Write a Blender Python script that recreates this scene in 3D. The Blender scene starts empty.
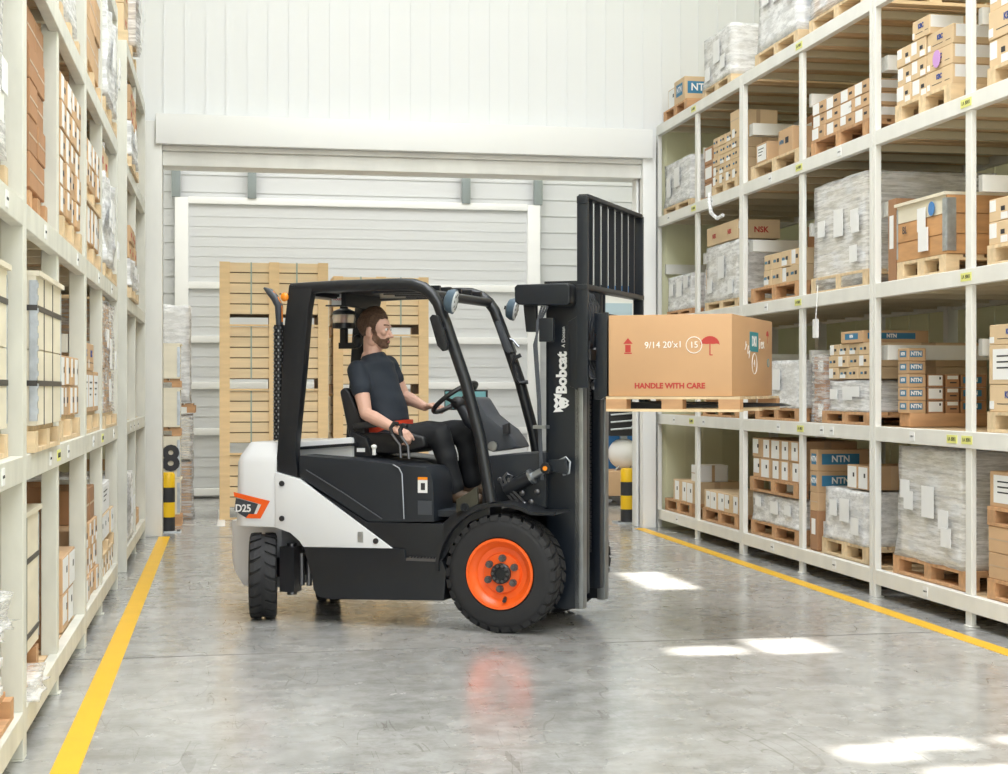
import bpy, bmesh, math, random
from math import sin, cos, pi, radians, atan, atan2, sqrt
from mathutils import Vector, Matrix, noise
random.seed(7)
S = bpy.context.scene
COL = S.collection

# ------------------------------------------------------------------ camera
FPX, PX, PY, HC = 1600.0, 550.0, 389.0, 1.42      # focal length and principal point in pixels, eye height
TH = atan(323 / 1600)                             # the camera looks this much to the right of the aisle (+Y)
cd = bpy.data.cameras.new('camera'); cam = bpy.data.objects.new('camera', cd); COL.objects.link(cam)
cam.location = (0, 0, HC); cam.rotation_euler = (pi / 2, 0, -TH)
cd.sensor_fit = 'HORIZONTAL'; cd.sensor_width = 36; cd.lens = 36 * FPX / 1008
cd.shift_x = (504 - PX) / 1008; cd.shift_y = (PY - 387) / 1008; cd.clip_end = 200
S.camera = cam

# ------------------------------------------------------------------ world, sun, added fill lights, exposure
w = bpy.data.worlds.new('world'); S.world = w; w.use_nodes = True
w.node_tree.nodes['Background'].inputs[0].default_value = (0.86, 0.93, 1, 1)
w.node_tree.nodes['Background'].inputs[1].default_value = 1.1
S.view_settings.view_transform = 'Standard'; S.view_settings.look = 'None'
S.view_settings.gamma = 1; S.view_settings.use_curve_mapping = False
S.view_settings.exposure = 0.30
SUN_DIR = Vector((0.16, -0.62, 1.0)).normalized()  # towards the sun
sd = bpy.data.lights.new('sun', 'SUN'); so = bpy.data.objects.new('sun', sd); COL.objects.link(so)
sd.energy = 18; sd.angle = radians(0.8); sd.color = (1, 0.96, 0.9)
so.rotation_euler = SUN_DIR.to_track_quat('Z', 'Y').to_euler(); so.location = (0, 0, 20)

def area(name, loc, size, energy, rot=(0, 0, 0), color=(1, 1, 1)):
    d = bpy.data.lights.new(name, 'AREA'); d.shape = 'RECTANGLE'; d.size, d.size_y = size; d.energy = energy; d.color = color
    o = bpy.data.objects.new(name, d); COL.objects.link(o); o.location = loc; o.rotation_euler = rot
    return o
area('overhead_fill', (1.8, 1.0, 8.6), (4.5, 7), 520, color=(0.90, 0.94, 1))  # two unseen area lights added under the ceiling as general fill
area('overhead_fill', (1.8, 8.5, 8.6), (4.0, 7), 500, color=(0.90, 0.94, 1))
area('front_fill', (1.6, -3.5, 3.6), (9, 5), 170, (radians(80), 0, radians(-8)), (0.95, 0.97, 1))  # fill light added behind the camera; no window stands there
area('rear_room_fill', (1.8, 18.3, 6.8), (8, 3), 265, color=(1, 1, 1))  # unseen area light added to brighten the rear room

# ------------------------------------------------------------------ pixel to world
cT, sT = cos(TH), sin(TH)
def ray(px, py):
    a = (px - PX) / FPX
    return Vector((a * cT + sT, -a * sT + cT, -(py - PY) / FPX))
def yx(px, X): r = ray(px, PY); return X * r.y / r.x
def zx(px, py, X): r = ray(px, py); return HC + X / r.x * r.z
def on_y(px, py, Y): r = ray(px, py); t = Y / r.y; return Vector((r.x * t, Y, HC + r.z * t))

# ------------------------------------------------------------------ materials
def new_mat(name):
    m = bpy.data.materials.new(name); m.use_nodes = True
    return m, m.node_tree, m.node_tree.nodes['Principled BSDF']
def mat(name, col, rough=0.5, metal=0, var=0.0, scale=8, bump=0, objvar=0, stretch=(1, 1, 1), spec=0.5, coat=0, trans=0):
    m, t, b = new_mat(name)
    b.inputs['Roughness'].default_value = rough; b.inputs['Metallic'].default_value = metal
    b.inputs['Specular IOR Level'].default_value = spec; b.inputs['Coat Weight'].default_value = coat
    c = tuple(col) + (1,)
    b.inputs['Base Color'].default_value = c
    src = None
    if var or bump:
        tc = t.nodes.new('ShaderNodeTexCoord'); mp = t.nodes.new('ShaderNodeMapping'); mp.inputs['Scale'].default_value = stretch
        nz = t.nodes.new('ShaderNodeTexNoise'); nz.inputs['Scale'].default_value = scale; nz.inputs['Detail'].default_value = 5
        t.links.new(tc.outputs['Object'], mp.inputs[0]); t.links.new(mp.outputs[0], nz.inputs['Vector'])
        if var:
            r = t.nodes.new('ShaderNodeValToRGB'); r.color_ramp.elements[0].position = .3; r.color_ramp.elements[1].position = .7
            r.color_ramp.elements[0].color = tuple(x * (1 - var) for x in col) + (1,)
            r.color_ramp.elements[1].color = tuple(min(1, x * (1 + var * .6)) for x in col) + (1,)
            t.links.new(nz.outputs['Fac'], r.inputs[0]); src = r.outputs[0]
        if bump:
            bp = t.nodes.new('ShaderNodeBump'); bp.inputs['Strength'].default_value = bump; bp.inputs['Distance'].default_value = .02
            t.links.new(nz.outputs['Fac'], bp.inputs['Height']); t.links.new(bp.outputs[0], b.inputs['Normal'])
    if objvar:
        oi = t.nodes.new('ShaderNodeObjectInfo'); hs = t.nodes.new('ShaderNodeHueSaturation')
        mr = t.nodes.new('ShaderNodeMapRange'); mr.inputs['To Min'].default_value = 1 - objvar; mr.inputs['To Max'].default_value = 1 + objvar * .6
        t.links.new(oi.outputs['Random'], mr.inputs['Value']); t.links.new(mr.outputs[0], hs.inputs['Value'])
        if src: t.links.new(src, hs.inputs['Color'])
        else: hs.inputs['Color'].default_value = c
        src = hs.outputs[0]
    if src: t.links.new(src, b.inputs['Base Color'])
    return m
M = {}
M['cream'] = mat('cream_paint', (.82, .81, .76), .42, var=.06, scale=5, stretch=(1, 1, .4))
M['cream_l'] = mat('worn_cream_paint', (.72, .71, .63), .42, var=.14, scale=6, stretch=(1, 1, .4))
M['deck'] = mat('deck_board', (.74, .53, .31), .6, var=.25, scale=3, stretch=(.4, 3, 1))
M['deckrib'] = mat('deck_channel', (.66, .60, .44), .5)
M['kraft'] = mat('kraft_board', (.60, .39, .22), .75, var=.07, scale=4, objvar=.14)
M['kraftd'] = mat('brown_board', (.42, .22, .11), .75, var=.07, scale=4, objvar=.12)
M['kraftl'] = mat('pale_board', (.70, .52, .32), .75, var=.07, scale=4, objvar=.10)
M['whitebox'] = mat('white_board', (.90, .89, .87), .7, objvar=.06)
M['beige'] = mat('pale_beige_board', (.80, .74, .63), .7, objvar=.05)
M['tape'] = mat('packing_tape', (.52, .36, .22), .3)
M['label'] = mat('paper_label', (.86, .86, .85), .6)
M['yellow_tag'] = mat('yellow_tag', (.80, .80, .25), .5)
M['ink'] = mat('black_ink', (.03, .03, .035), .6)
M['inkblue'] = mat('blue_ink', (.03, .07, .30), .6)
M['inkred'] = mat('red_ink', (.50, .05, .04), .6)
M['ntnblue'] = mat('blue_print', (.04, .20, .36), .6)
M['lilac'] = mat('lilac_print', (.60, .33, .68), .6)
M['pine'] = mat('pine_wood', (.84, .60, .32), .6, var=.07, scale=4, stretch=(1, 1, 7), objvar=.06)
M['shade_lining'] = mat('interior_shade', (.30, .20, .11), .8)  # dark colour standing for the shade inside the slatted crates
M['pineh'] = mat('pine_board', (.86, .66, .40), .6, var=.08, scale=3, stretch=(.5, 1, 7), objvar=.05)
M['pallet'] = mat('pallet_wood', (.60, .34, .17), .7, var=.22, scale=4, stretch=(1, 5, 4), objvar=.15)
M['palletl'] = mat('pale_pallet_wood', (.76, .58, .36), .7, var=.2, scale=4, stretch=(1, 5, 4), objvar=.1)
M['ply'] = mat('plywood', (.80, .73, .58), .6, var=.1, scale=2, stretch=(1, 1, 4))
M['plyo'] = mat('orange_plywood', (.62, .33, .14), .6, var=.2, scale=3, stretch=(1, 1, 6))
M['galv'] = mat('galvanised_steel', (.55, .58, .60), .35, .8, var=.2, scale=20)
M['strap'] = mat('dark_strap', (.05, .045, .04), .4)
M['strapg'] = mat('green_strap', (.35, .42, .36), .4)
M['white'] = mat('white_panel', (.80, .81, .81), .45)
M['whitep'] = mat('white_paint', (.88, .88, .86), .4)
M['wallrear'] = mat('pale_grey_panel', (.66, .67, .67), .5)
M['olive'] = mat('olive_panel', (.74, .73, .50), .5)
M['olived'] = mat('olive_cream_panel', (.74, .73, .56), .5)
M['track'] = mat('grey_steel', (.30, .34, .34), .4, .5)
M['yellow'] = mat('yellow_paint', (.88, .50, .008), .4, var=.05, scale=5)
M['yellowb'] = mat('yellow_rubber', (.85, .52, .01), .4)
M['blackb'] = mat('black_rubber', (.025, .025, .028), .5)
M['blue'] = mat('blue_paint', (.05, .22, .55), .4)
M['paleglass'] = mat('pale_blue_glass', (.55, .70, .82), .15, coat=.5)
# forklift
M['tblack'] = mat('charcoal_paint', (.012, .014, .018), .34, var=.1, scale=3)
M['tdark'] = mat('dark_grey_plastic', (.016, .020, .027), .45)
M['mast'] = mat('mast_paint', (.010, .014, .021), .32)
M['rail'] = mat('bright_rail', (.34, .36, .38), .3, .8, var=.15, scale=9)
M['tgrey'] = mat('grey_plastic', (.055, .062, .075), .4)
M['twhite'] = mat('light_grey_paint', (.80, .81, .82), .3, coat=.3)
M['orange'] = mat('orange_paint', (.95, .13, .015), .35, coat=.3)
M['rubber'] = mat('tyre_rubber', (.018, .018, .020), .7, var=.15, scale=12, bump=.15)
M['seat'] = mat('black_vinyl', (.02, .02, .022), .45)
M['bolt'] = mat('steel_bolt', (.16, .16, .17), .35, .8)
M['lamp'] = mat('lamp_lens', (.75, .78, .80), .15, coat=.6)
M['lampbody'] = mat('blue_grey_casting', (.07, .11, .15), .4)
M['amber'] = mat('amber_lens', (.90, .28, .02), .25)
M['teal'] = mat('teal_mirror', (.22, .50, .52), .12, coat=.5)
M['olivedk'] = mat('dark_olive_steel', (.045, .043, .03), .45)
M['skin'] = mat('skin', (.70, .42, .32), .5, var=.06, scale=12)
M['skinr'] = mat('lips', (.50, .20, .17), .5)
M['hair'] = mat('brown_hair', (.105, .055, .030), .6, var=.4, scale=60, stretch=(1, 1, 3), bump=.6)
M['beard'] = mat('brown_beard', (.17, .09, .055), .7, var=.35, scale=70, bump=.4)
M['shirt'] = mat('navy_cotton', (.020, .027, .040), .8, var=.15, scale=5, bump=.1)
M['trouser'] = mat('black_cotton', (.007, .008, .011), .75, var=.2, scale=6, bump=.15)
M['belt'] = mat('red_webbing', (.75, .06, .02), .6)
M['shoe'] = mat('brown_leather', (.10, .06, .035), .5)
M['eye'] = mat('eye_white', (.8, .78, .75), .3)
M['iris'] = mat('iris', (.03, .04, .05), .3)
M['chalk'] = mat('white_chalk', (.90, .88, .84), .8)
M['tealtag'] = mat('teal_label', (.03, .28, .34), .5)
M['boxk'] = mat('held_carton_board', (.60, .36, .19), .7, var=.04, scale=3)
M['shoeg'] = M['tgrey']

def glassy(name, col, mixf, rough=.2):
    m, t, b = new_mat(name)
    b.inputs['Base Color'].default_value = col + (1,); b.inputs['Roughness'].default_value = rough
    tr = t.nodes.new('ShaderNodeBsdfTransparent'); mx = t.nodes.new('ShaderNodeMixShader'); out = t.nodes['Material Output']
    mx.inputs[0].default_value = mixf
    t.links.new(tr.outputs[0], mx.inputs[1]); t.links.new(b.outputs[0], mx.inputs[2]); t.links.new(mx.outputs[0], out.inputs[0])
    return m
M['dome'] = glassy('clear_dome', (.8, .85, .86), .35, .08)
def film(name, lo, hi, sc=(1, 1, 9)):
    m, t, b = new_mat(name)
    b.inputs['Base Color'].default_value = (.93, .93, .93, 1); b.inputs['Roughness'].default_value = .3
    tc = t.nodes.new('ShaderNodeTexCoord'); mp = t.nodes.new('ShaderNodeMapping'); mp.inputs['Scale'].default_value = sc; mp.inputs['Rotation'].default_value = (.12, .1, 0)
    nz = t.nodes.new('ShaderNodeTexNoise'); nz.inputs['Scale'].default_value = 5; nz.inputs['Detail'].default_value = 6; nz.inputs['Roughness'].default_value = .7
    mr = t.nodes.new('ShaderNodeMapRange'); mr.inputs['From Min'].default_value = .42; mr.inputs['From Max'].default_value = .60
    mr.inputs['To Min'].default_value = lo; mr.inputs['To Max'].default_value = hi
    bp = t.nodes.new('ShaderNodeBump'); bp.inputs['Strength'].default_value = .12; bp.inputs['Distance'].default_value = .01
    tr = t.nodes.new('ShaderNodeBsdfTransparent'); mx = t.nodes.new('ShaderNodeMixShader'); out = t.nodes['Material Output']
    L = t.links.new
    L(tc.outputs['Object'], mp.inputs[0]); L(mp.outputs[0], nz.inputs['Vector']); L(nz.outputs['Fac'], mr.inputs['Value'])
    L(nz.outputs['Fac'], bp.inputs['Height']); L(bp.outputs[0], b.inputs['Normal'])
    L(mr.outputs[0], mx.inputs[0]); L(tr.outputs[0], mx.inputs[1]); L(b.outputs[0], mx.inputs[2]); L(mx.outputs[0], out.inputs[0])
    return m
M['film'] = film('stretch_film', .34, .72, (.8, .8, 9))
M['filmw'] = film('white_stretch_film', .5, .9, (1, 1, 4))
M['filmc'] = film('clear_stretch_film', .10, .55)

def floor_mat():
    m, t, b = new_mat('polished_concrete'); L = t.links.new
    tc = t.nodes.new('ShaderNodeTexCoord')
    def nz(sc, det, rough=.6, vec=None):
        n = t.nodes.new('ShaderNodeTexNoise'); n.inputs['Scale'].default_value = sc; n.inputs['Detail'].default_value = det; n.inputs['Roughness'].default_value = rough
        L(vec or tc.outputs['Object'], n.inputs['Vector']); return n
    def ramp(src, p0, c0, p1, c1):
        r = t.nodes.new('ShaderNodeValToRGB'); e = r.color_ramp.elements
        e[0].position = p0; e[0].color = c0; e[1].position = p1; e[1].color = c1; L(src, r.inputs[0]); return r
    a = nz(.9, 6); ra = ramp(a.outputs['Fac'], .35, (.40, .40, .39, 1), .65, (.56, .555, .54, 1))
    bn = nz(6, 8, .75); rb = ramp(bn.outputs['Fac'], .40, (.52, .50, .46, 1), .6, (1, 1, 1, 1))
    mx = t.nodes.new('ShaderNodeMix'); mx.data_type = 'RGBA'; mx.blend_type = 'MULTIPLY'; mx.inputs[0].default_value = .6
    L(ra.outputs[0], mx.inputs[6]); L(rb.outputs[0], mx.inputs[7])
    # fine scratches: thin iso-lines of two stretched noises
    out = mx.outputs[2]
    for rot, sc, th in ((.9, 2.2, .0014), (2.2, 1.6, .0012), (1.5, 4.2, .002)):
        mp = t.nodes.new('ShaderNodeMapping'); mp.inputs['Rotation'].default_value = (0, 0, rot); mp.inputs['Scale'].default_value = (1, .14, 1)
        L(tc.outputs['Object'], mp.inputs[0]); n = nz(sc, 2, .5, mp.outputs[0])
        s1 = t.nodes.new('ShaderNodeMath'); s1.operation = 'SUBTRACT'; s1.inputs[1].default_value = .5; L(n.outputs['Fac'], s1.inputs[0])
        s2 = t.nodes.new('ShaderNodeMath'); s2.operation = 'ABSOLUTE'; L(s1.outputs[0], s2.inputs[0])
        s3 = t.nodes.new('ShaderNodeMath'); s3.operation = 'LESS_THAN'; s3.inputs[1].default_value = th; L(s2.outputs[0], s3.inputs[0])
        g = nz(3.5, 4); s4 = t.nodes.new('ShaderNodeMath'); s4.operation = 'GREATER_THAN'; s4.inputs[1].default_value = .5; L(g.outputs['Fac'], s4.inputs[0])
        s5 = t.nodes.new('ShaderNodeMath'); s5.operation = 'MULTIPLY'; L(s3.outputs[0], s5.inputs[0]); L(s4.outputs[0], s5.inputs[1])
        s6 = t.nodes.new('ShaderNodeMath'); s6.operation = 'MULTIPLY'; s6.inputs[1].default_value = .38; L(s5.outputs[0], s6.inputs[0])
        k = t.nodes.new('ShaderNodeMix'); k.data_type = 'RGBA'; L(s6.outputs[0], k.inputs[0]); L(out, k.inputs[6]); k.inputs[7].default_value = (.16, .14, .12, 1)
        out = k.outputs[2]
    L(out, b.inputs['Base Color'])
    rr = nz(2.2, 6); mr = t.nodes.new('ShaderNodeMapRange'); mr.inputs['From Min'].default_value = .3; mr.inputs['From Max'].default_value = .7
    mr.inputs['To Min'].default_value = .16; mr.inputs['To Max'].default_value = .34; L(rr.outputs['Fac'], mr.inputs['Value']); L(mr.outputs[0], b.inputs['Roughness'])
    b.inputs['Specular IOR Level'].default_value = .6; b.inputs['Coat Weight'].default_value = .5; b.inputs['Coat Roughness'].default_value = .16
    bp = t.nodes.new('ShaderNodeBump'); bp.inputs['Strength'].default_value = .06; bp.inputs['Distance'].default_value = .02
    L(bn.outputs['Fac'], bp.inputs['Height']); L(bp.outputs[0], b.inputs['Normal'])
    return m
M['floor'] = floor_mat()

# ------------------------------------------------------------------ mesh helpers
class MB:
    def __init__(s): s.bm = bmesh.new(); s.mi = 0
    def _f(s, vs):
        try: f = s.bm.faces.new(vs); f.material_index = s.mi; return f
        except ValueError: return None
    def box(s, x0, x1, y0, y1, z0, z1, mx=None):
        P = [Vector((x, y, z)) for z in (z0, z1) for y in (y0, y1) for x in (x0, x1)]
        if mx is not None: P = [mx @ p for p in P]
        v = [s.bm.verts.new(p) for p in P]
        for q in ((0, 2, 3, 1), (4, 5, 7, 6), (0, 1, 5, 4), (2, 6, 7, 3), (0, 4, 6, 2), (1, 3, 7, 5)): s._f([v[i] for i in q])
        return s
    def prism(s, pts, v0, v1):
        """polygon of (u, z) points extruded along local y from v0 to v1"""
        n = len(pts); a = [s.bm.verts.new((p[0], v0, p[1])) for p in pts]; b = [s.bm.verts.new((p[0], v1, p[1])) for p in pts]
        s._f(a); s._f(b[::-1])
        for i in range(n): s._f([a[i], b[i], b[(i + 1) % n], a[(i + 1) % n]])
        return s
    def plan(s, pts, z0, z1, top=None):
        """polygon of (x, y) points extruded upward"""
        n = len(pts); a = [s.bm.verts.new((p[0], p[1], z0)) for p in pts]; b = [s.bm.verts.new((p[0], p[1], z1)) for p in (top or pts)]
        s._f(a[::-1]); s._f(b)
        for i in range(n): s._f([a[i], a[(i + 1) % n], b[(i + 1) % n], b[i]])
        return s
    def tube(s, path, r, n=10, closed=False, r2=None):
        path = [Vector(p) for p in path]; rings = []; m = len(path); up = None
        rs = r if isinstance(r, (list, tuple)) else [r] * m
        for i, p in enumerate(path):
            if closed: d = path[(i + 1) % m] - path[i - 1]
            else: d = path[min(i + 1, m - 1)] - path[max(i - 1, 0)]
            d.normalize()
            if up is None: up = Vector((0, 0, 1)) if abs(d.z) < .9 else Vector((0, 1, 0))
            a = d.cross(up)
            if a.length < 1e-4: a = d.orthogonal()
            a.normalize(); b = a.cross(d).normalized(); up = b
            rr = rs[i]; rb = rr if r2 is None else r2
            rings.append([s.bm.verts.new(p + a * rr * cos(2 * pi * k / n) + b * rb * sin(2 * pi * k / n)) for k in range(n)])
        for i in range(m if closed else m - 1):
            A, B = rings[i], rings[(i + 1) % m]
            for k in range(n): s._f([A[k], A[(k + 1) % n], B[(k + 1) % n], B[k]])
        if not closed: s._f(rings[0][::-1]); s._f(rings[-1])
        return s
    def cyl(s, a, b, r, n=20, r1=None): return s.tube([a, b], [r, r1 if r1 is not None else r], n)
    def lathe(s, prof, n=40, mx=None, axis='y', cap=True):
        """prof: (radius, height) revolved round local y"""
        rings = []
        for r, h in prof:
            ring = []
            for k in range(n):
                t = 2 * pi * k / n
                p = Vector((r * cos(t), h, r * sin(t))) if axis == 'y' else Vector((r * cos(t), r * sin(t), h))
                ring.append(s.bm.verts.new(mx @ p if mx is not None else p))
            rings.append(ring)
        for A, B in zip(rings, rings[1:]):
            for k in range(n): s._f([A[k], A[(k + 1) % n], B[(k + 1) % n], B[k]])
        if cap: s._f(rings[0][::-1]); s._f(rings[-1])
        return s
    def ell(s, c, r, mx=None, seg=20, ring=12):
        c = Vector(c); A = []
        for i in range(1, ring):
            t = pi * i / ring
            A.append([Vector((r[0] * sin(t) * cos(2 * pi * k / seg), r[1] * sin(t) * sin(2 * pi * k / seg), r[2] * cos(t))) for k in range(seg)])
        f = (lambda p: c + (mx @ p)) if mx is not None else (lambda p: c + p)
        top = s.bm.verts.new(f(Vector((0, 0, r[2])))); bot = s.bm.verts.new(f(Vector((0, 0, -r[2]))))
        R = [[s.bm.verts.new(f(p)) for p in q] for q in A]
        for k in range(seg):
            s._f([top, R[0][k], R[0][(k + 1) % seg]]); s._f([bot, R[-1][(k + 1) % seg], R[-1][k]])
            for i in range(len(R) - 1): s._f([R[i][k], R[i + 1][k], R[i + 1][(k + 1) % seg], R[i][(k + 1) % seg]])
        return s
    def mesh(s, name, mats, smooth=35, bevel=0, seg=2):
        bmesh.ops.recalc_face_normals(s.bm, faces=s.bm.faces)
        if bevel:
            es = [e for e in s.bm.edges if len(e.link_faces) == 2 and e.calc_face_angle(0) > radians(40)]
            bmesh.ops.bevel(s.bm, geom=es, offset=bevel, segments=seg, affect='EDGES', profile=.6, clamp_overlap=True)
        me = bpy.data.meshes.new(name); s.bm.to_mesh(me); s.bm.free()
        for m in (mats if isinstance(mats, (list, tuple)) else [mats]): me.materials.append(m)
        if smooth:
            me.shade_smooth(); me.set_sharp_from_angle(angle=radians(smooth))
        return me
    def build(s, name, mats, parent=None, **k):
        return link(name, s.mesh(name, mats, **k), parent)
def link(name, me, parent=None, mx=None):
    o = bpy.data.objects.new(name, me); COL.objects.link(o)
    if parent is not None: o.parent = parent
    if mx is not None: o.matrix_local = mx
    return o
def tag(o, label=None, cat=None, group=None, kind=None):
    if label: o['label'] = label
    if cat: o['category'] = cat
    if group: o['group'] = group
    if kind: o['kind'] = kind
    return o
def empty(name, loc=(0, 0, 0), rz=0, **k):
    o = bpy.data.objects.new(name, None); COL.objects.link(o); o.empty_display_size = .1
    o.location = loc; o.rotation_euler = (0, 0, rz); return tag(o, **k) if k else o
KIDS = {}
def copy_tree(o, parent=None):
    c = o.copy(); COL.objects.link(c)
    if parent is not None: c.parent = parent
    for ch in o.children: copy_tree(ch, c)
    return c
TX = {}
def text_mesh(s, size, thick=.001, bold=0):
    k = (s, size, thick, bold)
    if k in TX: return TX[k]
    cu = bpy.data.curves.new('txt', 'FONT'); cu.body = s; cu.size = size; cu.extrude = thick; cu.offset = bold; cu.resolution_u = 3
    cu.align_x = 'CENTER'; cu.align_y = 'CENTER'
    o = bpy.data.objects.new('txt', cu); COL.objects.link(o); bpy.context.view_layer.update()
    me = bpy.data.meshes.new_from_object(o.evaluated_get(bpy.context.evaluated_depsgraph_get()))
    bpy.data.objects.remove(o); bpy.data.curves.remove(cu); TX[k] = me
    return me
def frame(origin, right, up):
    r = Vector(right).normalized(); u = Vector(up).normalized(); n = r.cross(u)
    return Matrix(((r.x, u.x, n.x, origin[0]), (r.y, u.y, n.y, origin[1]), (r.z, u.z, n.z, origin[2]), (0, 0, 0, 1)))
def text(name, s, size, origin, right, up, m, parent, bold=0, thick=.001):
    me = text_mesh(s, size, thick, bold).copy(); me.materials.clear(); me.materials.append(m)
    return link(name, me, parent, frame(origin, right, up))
def struct(name, mb, m, **k):
    o = mb.build(name, m, **k); o['kind'] = 'structure'; return o

# ------------------------------------------------------------------ hall
HX0, HX1, YB, YR, ZC = -2.6, 6.15, 15.95, 21.3, 9.0
b = MB(); b.box(HX0 - 1, HX1 + 1, -8, YR + .2, -.1, 0)
fl = struct('floor', b, M['floor'])
for name, x in (('trim_1', -.59), ('trim_2', 4.12)):      # painted aisle lines
    b = MB(); b.box(x - .052, x + .052, 1.0, 15.8, 0, .003); struct(name, b, M['yellow'], smooth=0)
b = MB(); b.box(-.1, -.02, 16.9, 19.2, 0, .003); struct('trim_3', b, M['whitep'], smooth=0)
b = MB()
for y in (8.72, 15.6): b.box(-3, 6.1, y - .006, y + .006, 0, .0015)
struct('trim_4', b, mat('joint_filler', (.17, .16, .15), .7), smooth=0)
# wall with the doorway: vertical ribbed panels
def ribbed(x0, x1, z0, z1, y, step, mb, depth=.012, thick=.1):
    mb.box(x0, x1, y, y + thick, z0, z1)
    x = x0 + step
    i = 0
    while x < x1 - .02:
        wd = .006 if i % 4 else .014
        mb.box(x - wd, x + wd, y - depth, y + .001, z0, z1); x += step; i += 1
OX0, OX1, OZ = -.61, 4.16, 3.74
b = MB(); ribbed(HX0, HX1, OZ, ZC, YB, .2, b); b.box(HX0, OX0, YB, YB + .1, 0, OZ); b.box(OX1, HX1, YB, YB + .1, 0, OZ)
struct('wall_back', b, M['white'], smooth=0)
b = MB(); b.box(OX0 - .06, OX1 + .09, YB - .2, YB, OZ + .03, 4.06)
struct('trim_5', b, M['whitep'], bevel=.01)
b = MB(); b.box(OX0, OX1, YB - .06, YB + .3, OZ - .16, OZ - .02); b.box(OX0, OX1, YB - .1, YB + .1, OZ - .02, OZ + .03)
struct('trim_6', b, M['cream'], bevel=.01)
b = MB(); b.box(-.82, OX0, YB - .14, YB + .15, 0, 4.0); struct('trim_7', b, M['cream'], bevel=.015)
b = MB(); b.box(OX1, 4.30, YB - .14, YB + .2, 0, 4.0); b.box(OX1 - .03, OX1, YB + .02, YB + .2, 0, 3.6); struct('trim_8', b, M['whitep'], bevel=.015)
for name, x0, x1 in (('trim_9', 4.34, HX1 - .02), ('trim_10', HX0 + .02, -.84)):      # added olive sheets: the wall's shaded tone put into colour behind the rack ends
    b = MB(); b.box(x0, x1, YB - .014, YB, 0, 4.1); x = x0 + .1
    while x < x1 - .05: b.box(x, x + .02, YB - .02, YB - .014, 0, 4.1); x += .2
    struct(name, b, M['olive'], smooth=0)
# side walls behind the racks
b = MB(); b.box(HX1, HX1 + .1, -8, YR, 0, ZC)
y = 2.0
while y < YB: b.box(HX1 - .015, HX1, y, y + .03, 0, 4.6); y += .42
struct('wall_right', b, M['olive'], smooth=0)
b = MB(); b.box(HX0 - .1, HX0, -8, YR, 0, ZC)
y = 2.0
while y < YB: b.box(HX0, HX0 + .015, y, y + .03, 0, 4.6); y += .42
struct('wall_left', b, M['olived'], smooth=0)
# ceiling with roof windows that let the sun through
holes = []
def hole(x0, x1, y0, y1, ch=0):
    k = (ZC - 0) / SUN_DIR.z
    holes.append((x0 + SUN_DIR.x * k, x1 + SUN_DIR.x * k, y0 + SUN_DIR.y * k, y1 + SUN_DIR.y * k))
hole(2.36, 2.76, 8.18, 8.46); hole(2.86, 3.24, 8.14, 8.66)
hole(2.95, 3.30, 10.9, 12.0)
hole(2.35, 2.62, 5.72, 5.98); hole(2.62, 2.92, 5.86, 6.06); hole(3.05, 3.4, 5.9, 6.02); hole(2.55, 3.0, 5.2, 5.56)
xs = sorted({HX0 - .1, HX1 + .1} | {h[0] for h in holes} | {h[1] for h in holes})
ys = sorted({-8.0, YR} | {h[2] for h in holes} | {h[3] for h in holes})
b = MB()
for i in range(len(xs) - 1):
    j = 0
    cx = (xs[i] + xs[i + 1]) / 2
    run = None
    for j in range(len(ys) - 1):
        cy = (ys[j] + ys[j + 1]) / 2
        inside = any(h[0] < cx < h[1] and h[2] < cy < h[3] for h in holes)
        if inside:
            if run is not None: b.box(xs[i], xs[i + 1], run, ys[j], ZC, ZC + .06); run = None
        elif run is None: run = ys[j]
    if run is not None: b.box(xs[i], xs[i + 1], run, ys[-1], ZC, ZC + .06)
struct('ceiling', b, M['white'], smooth=0)
# rear room wall: horizontal panels, sectional door leaf, grey tracks
b = MB(); b.box(-4, 7, YR, YR + .1, 0, ZC)
z = .25
while z < 7: b.box(-4, 7, YR - .012, YR, z - .008, z + .008); z += .22
struct('wall_rear', b, M['wallrear'], smooth=0)
DX0, DX1 = -.66, 4.14
dr = empty('door_1', (0, YR, 0)); dr['kind'] = 'structure'
b = MB(); b.box(DX0, DX1, -.07, -.02, .02, 3.9)
z = .15
while z < 3.8: b.box(DX0 + .2, DX1 - .2, -.075, -.07, z, z + .012); z += .13
b.build('door_leaf', M['wallrear'], dr, smooth=0)
b = MB(); b.box(DX0, DX0 + .17, -.13, -.02, 0, 3.9); b.box(DX1 - .17, DX1, -.13, -.02, 0, 3.9)
b.build('door_stile', M['whitep'], dr, bevel=.006)
b = MB()
for z in (.04, .82, 1.42, 2.02, 2.72, 3.82): b.box(DX0 + .17, DX1 - .17, -.115, -.02, z, z + .09)
b.build('door_rail', M['whitep'], dr, bevel=.006)
for px in (176, 252, 466, 538):
    p = on_y(px, 190, YR - .1)
    b = MB(); b.box(-.055, .055, -.04, .04, 3.9, 4.6)
    o = b.build('door_track', M['track'], dr, bevel=.005); o.location = (p.x, -.1, 0)

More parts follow.
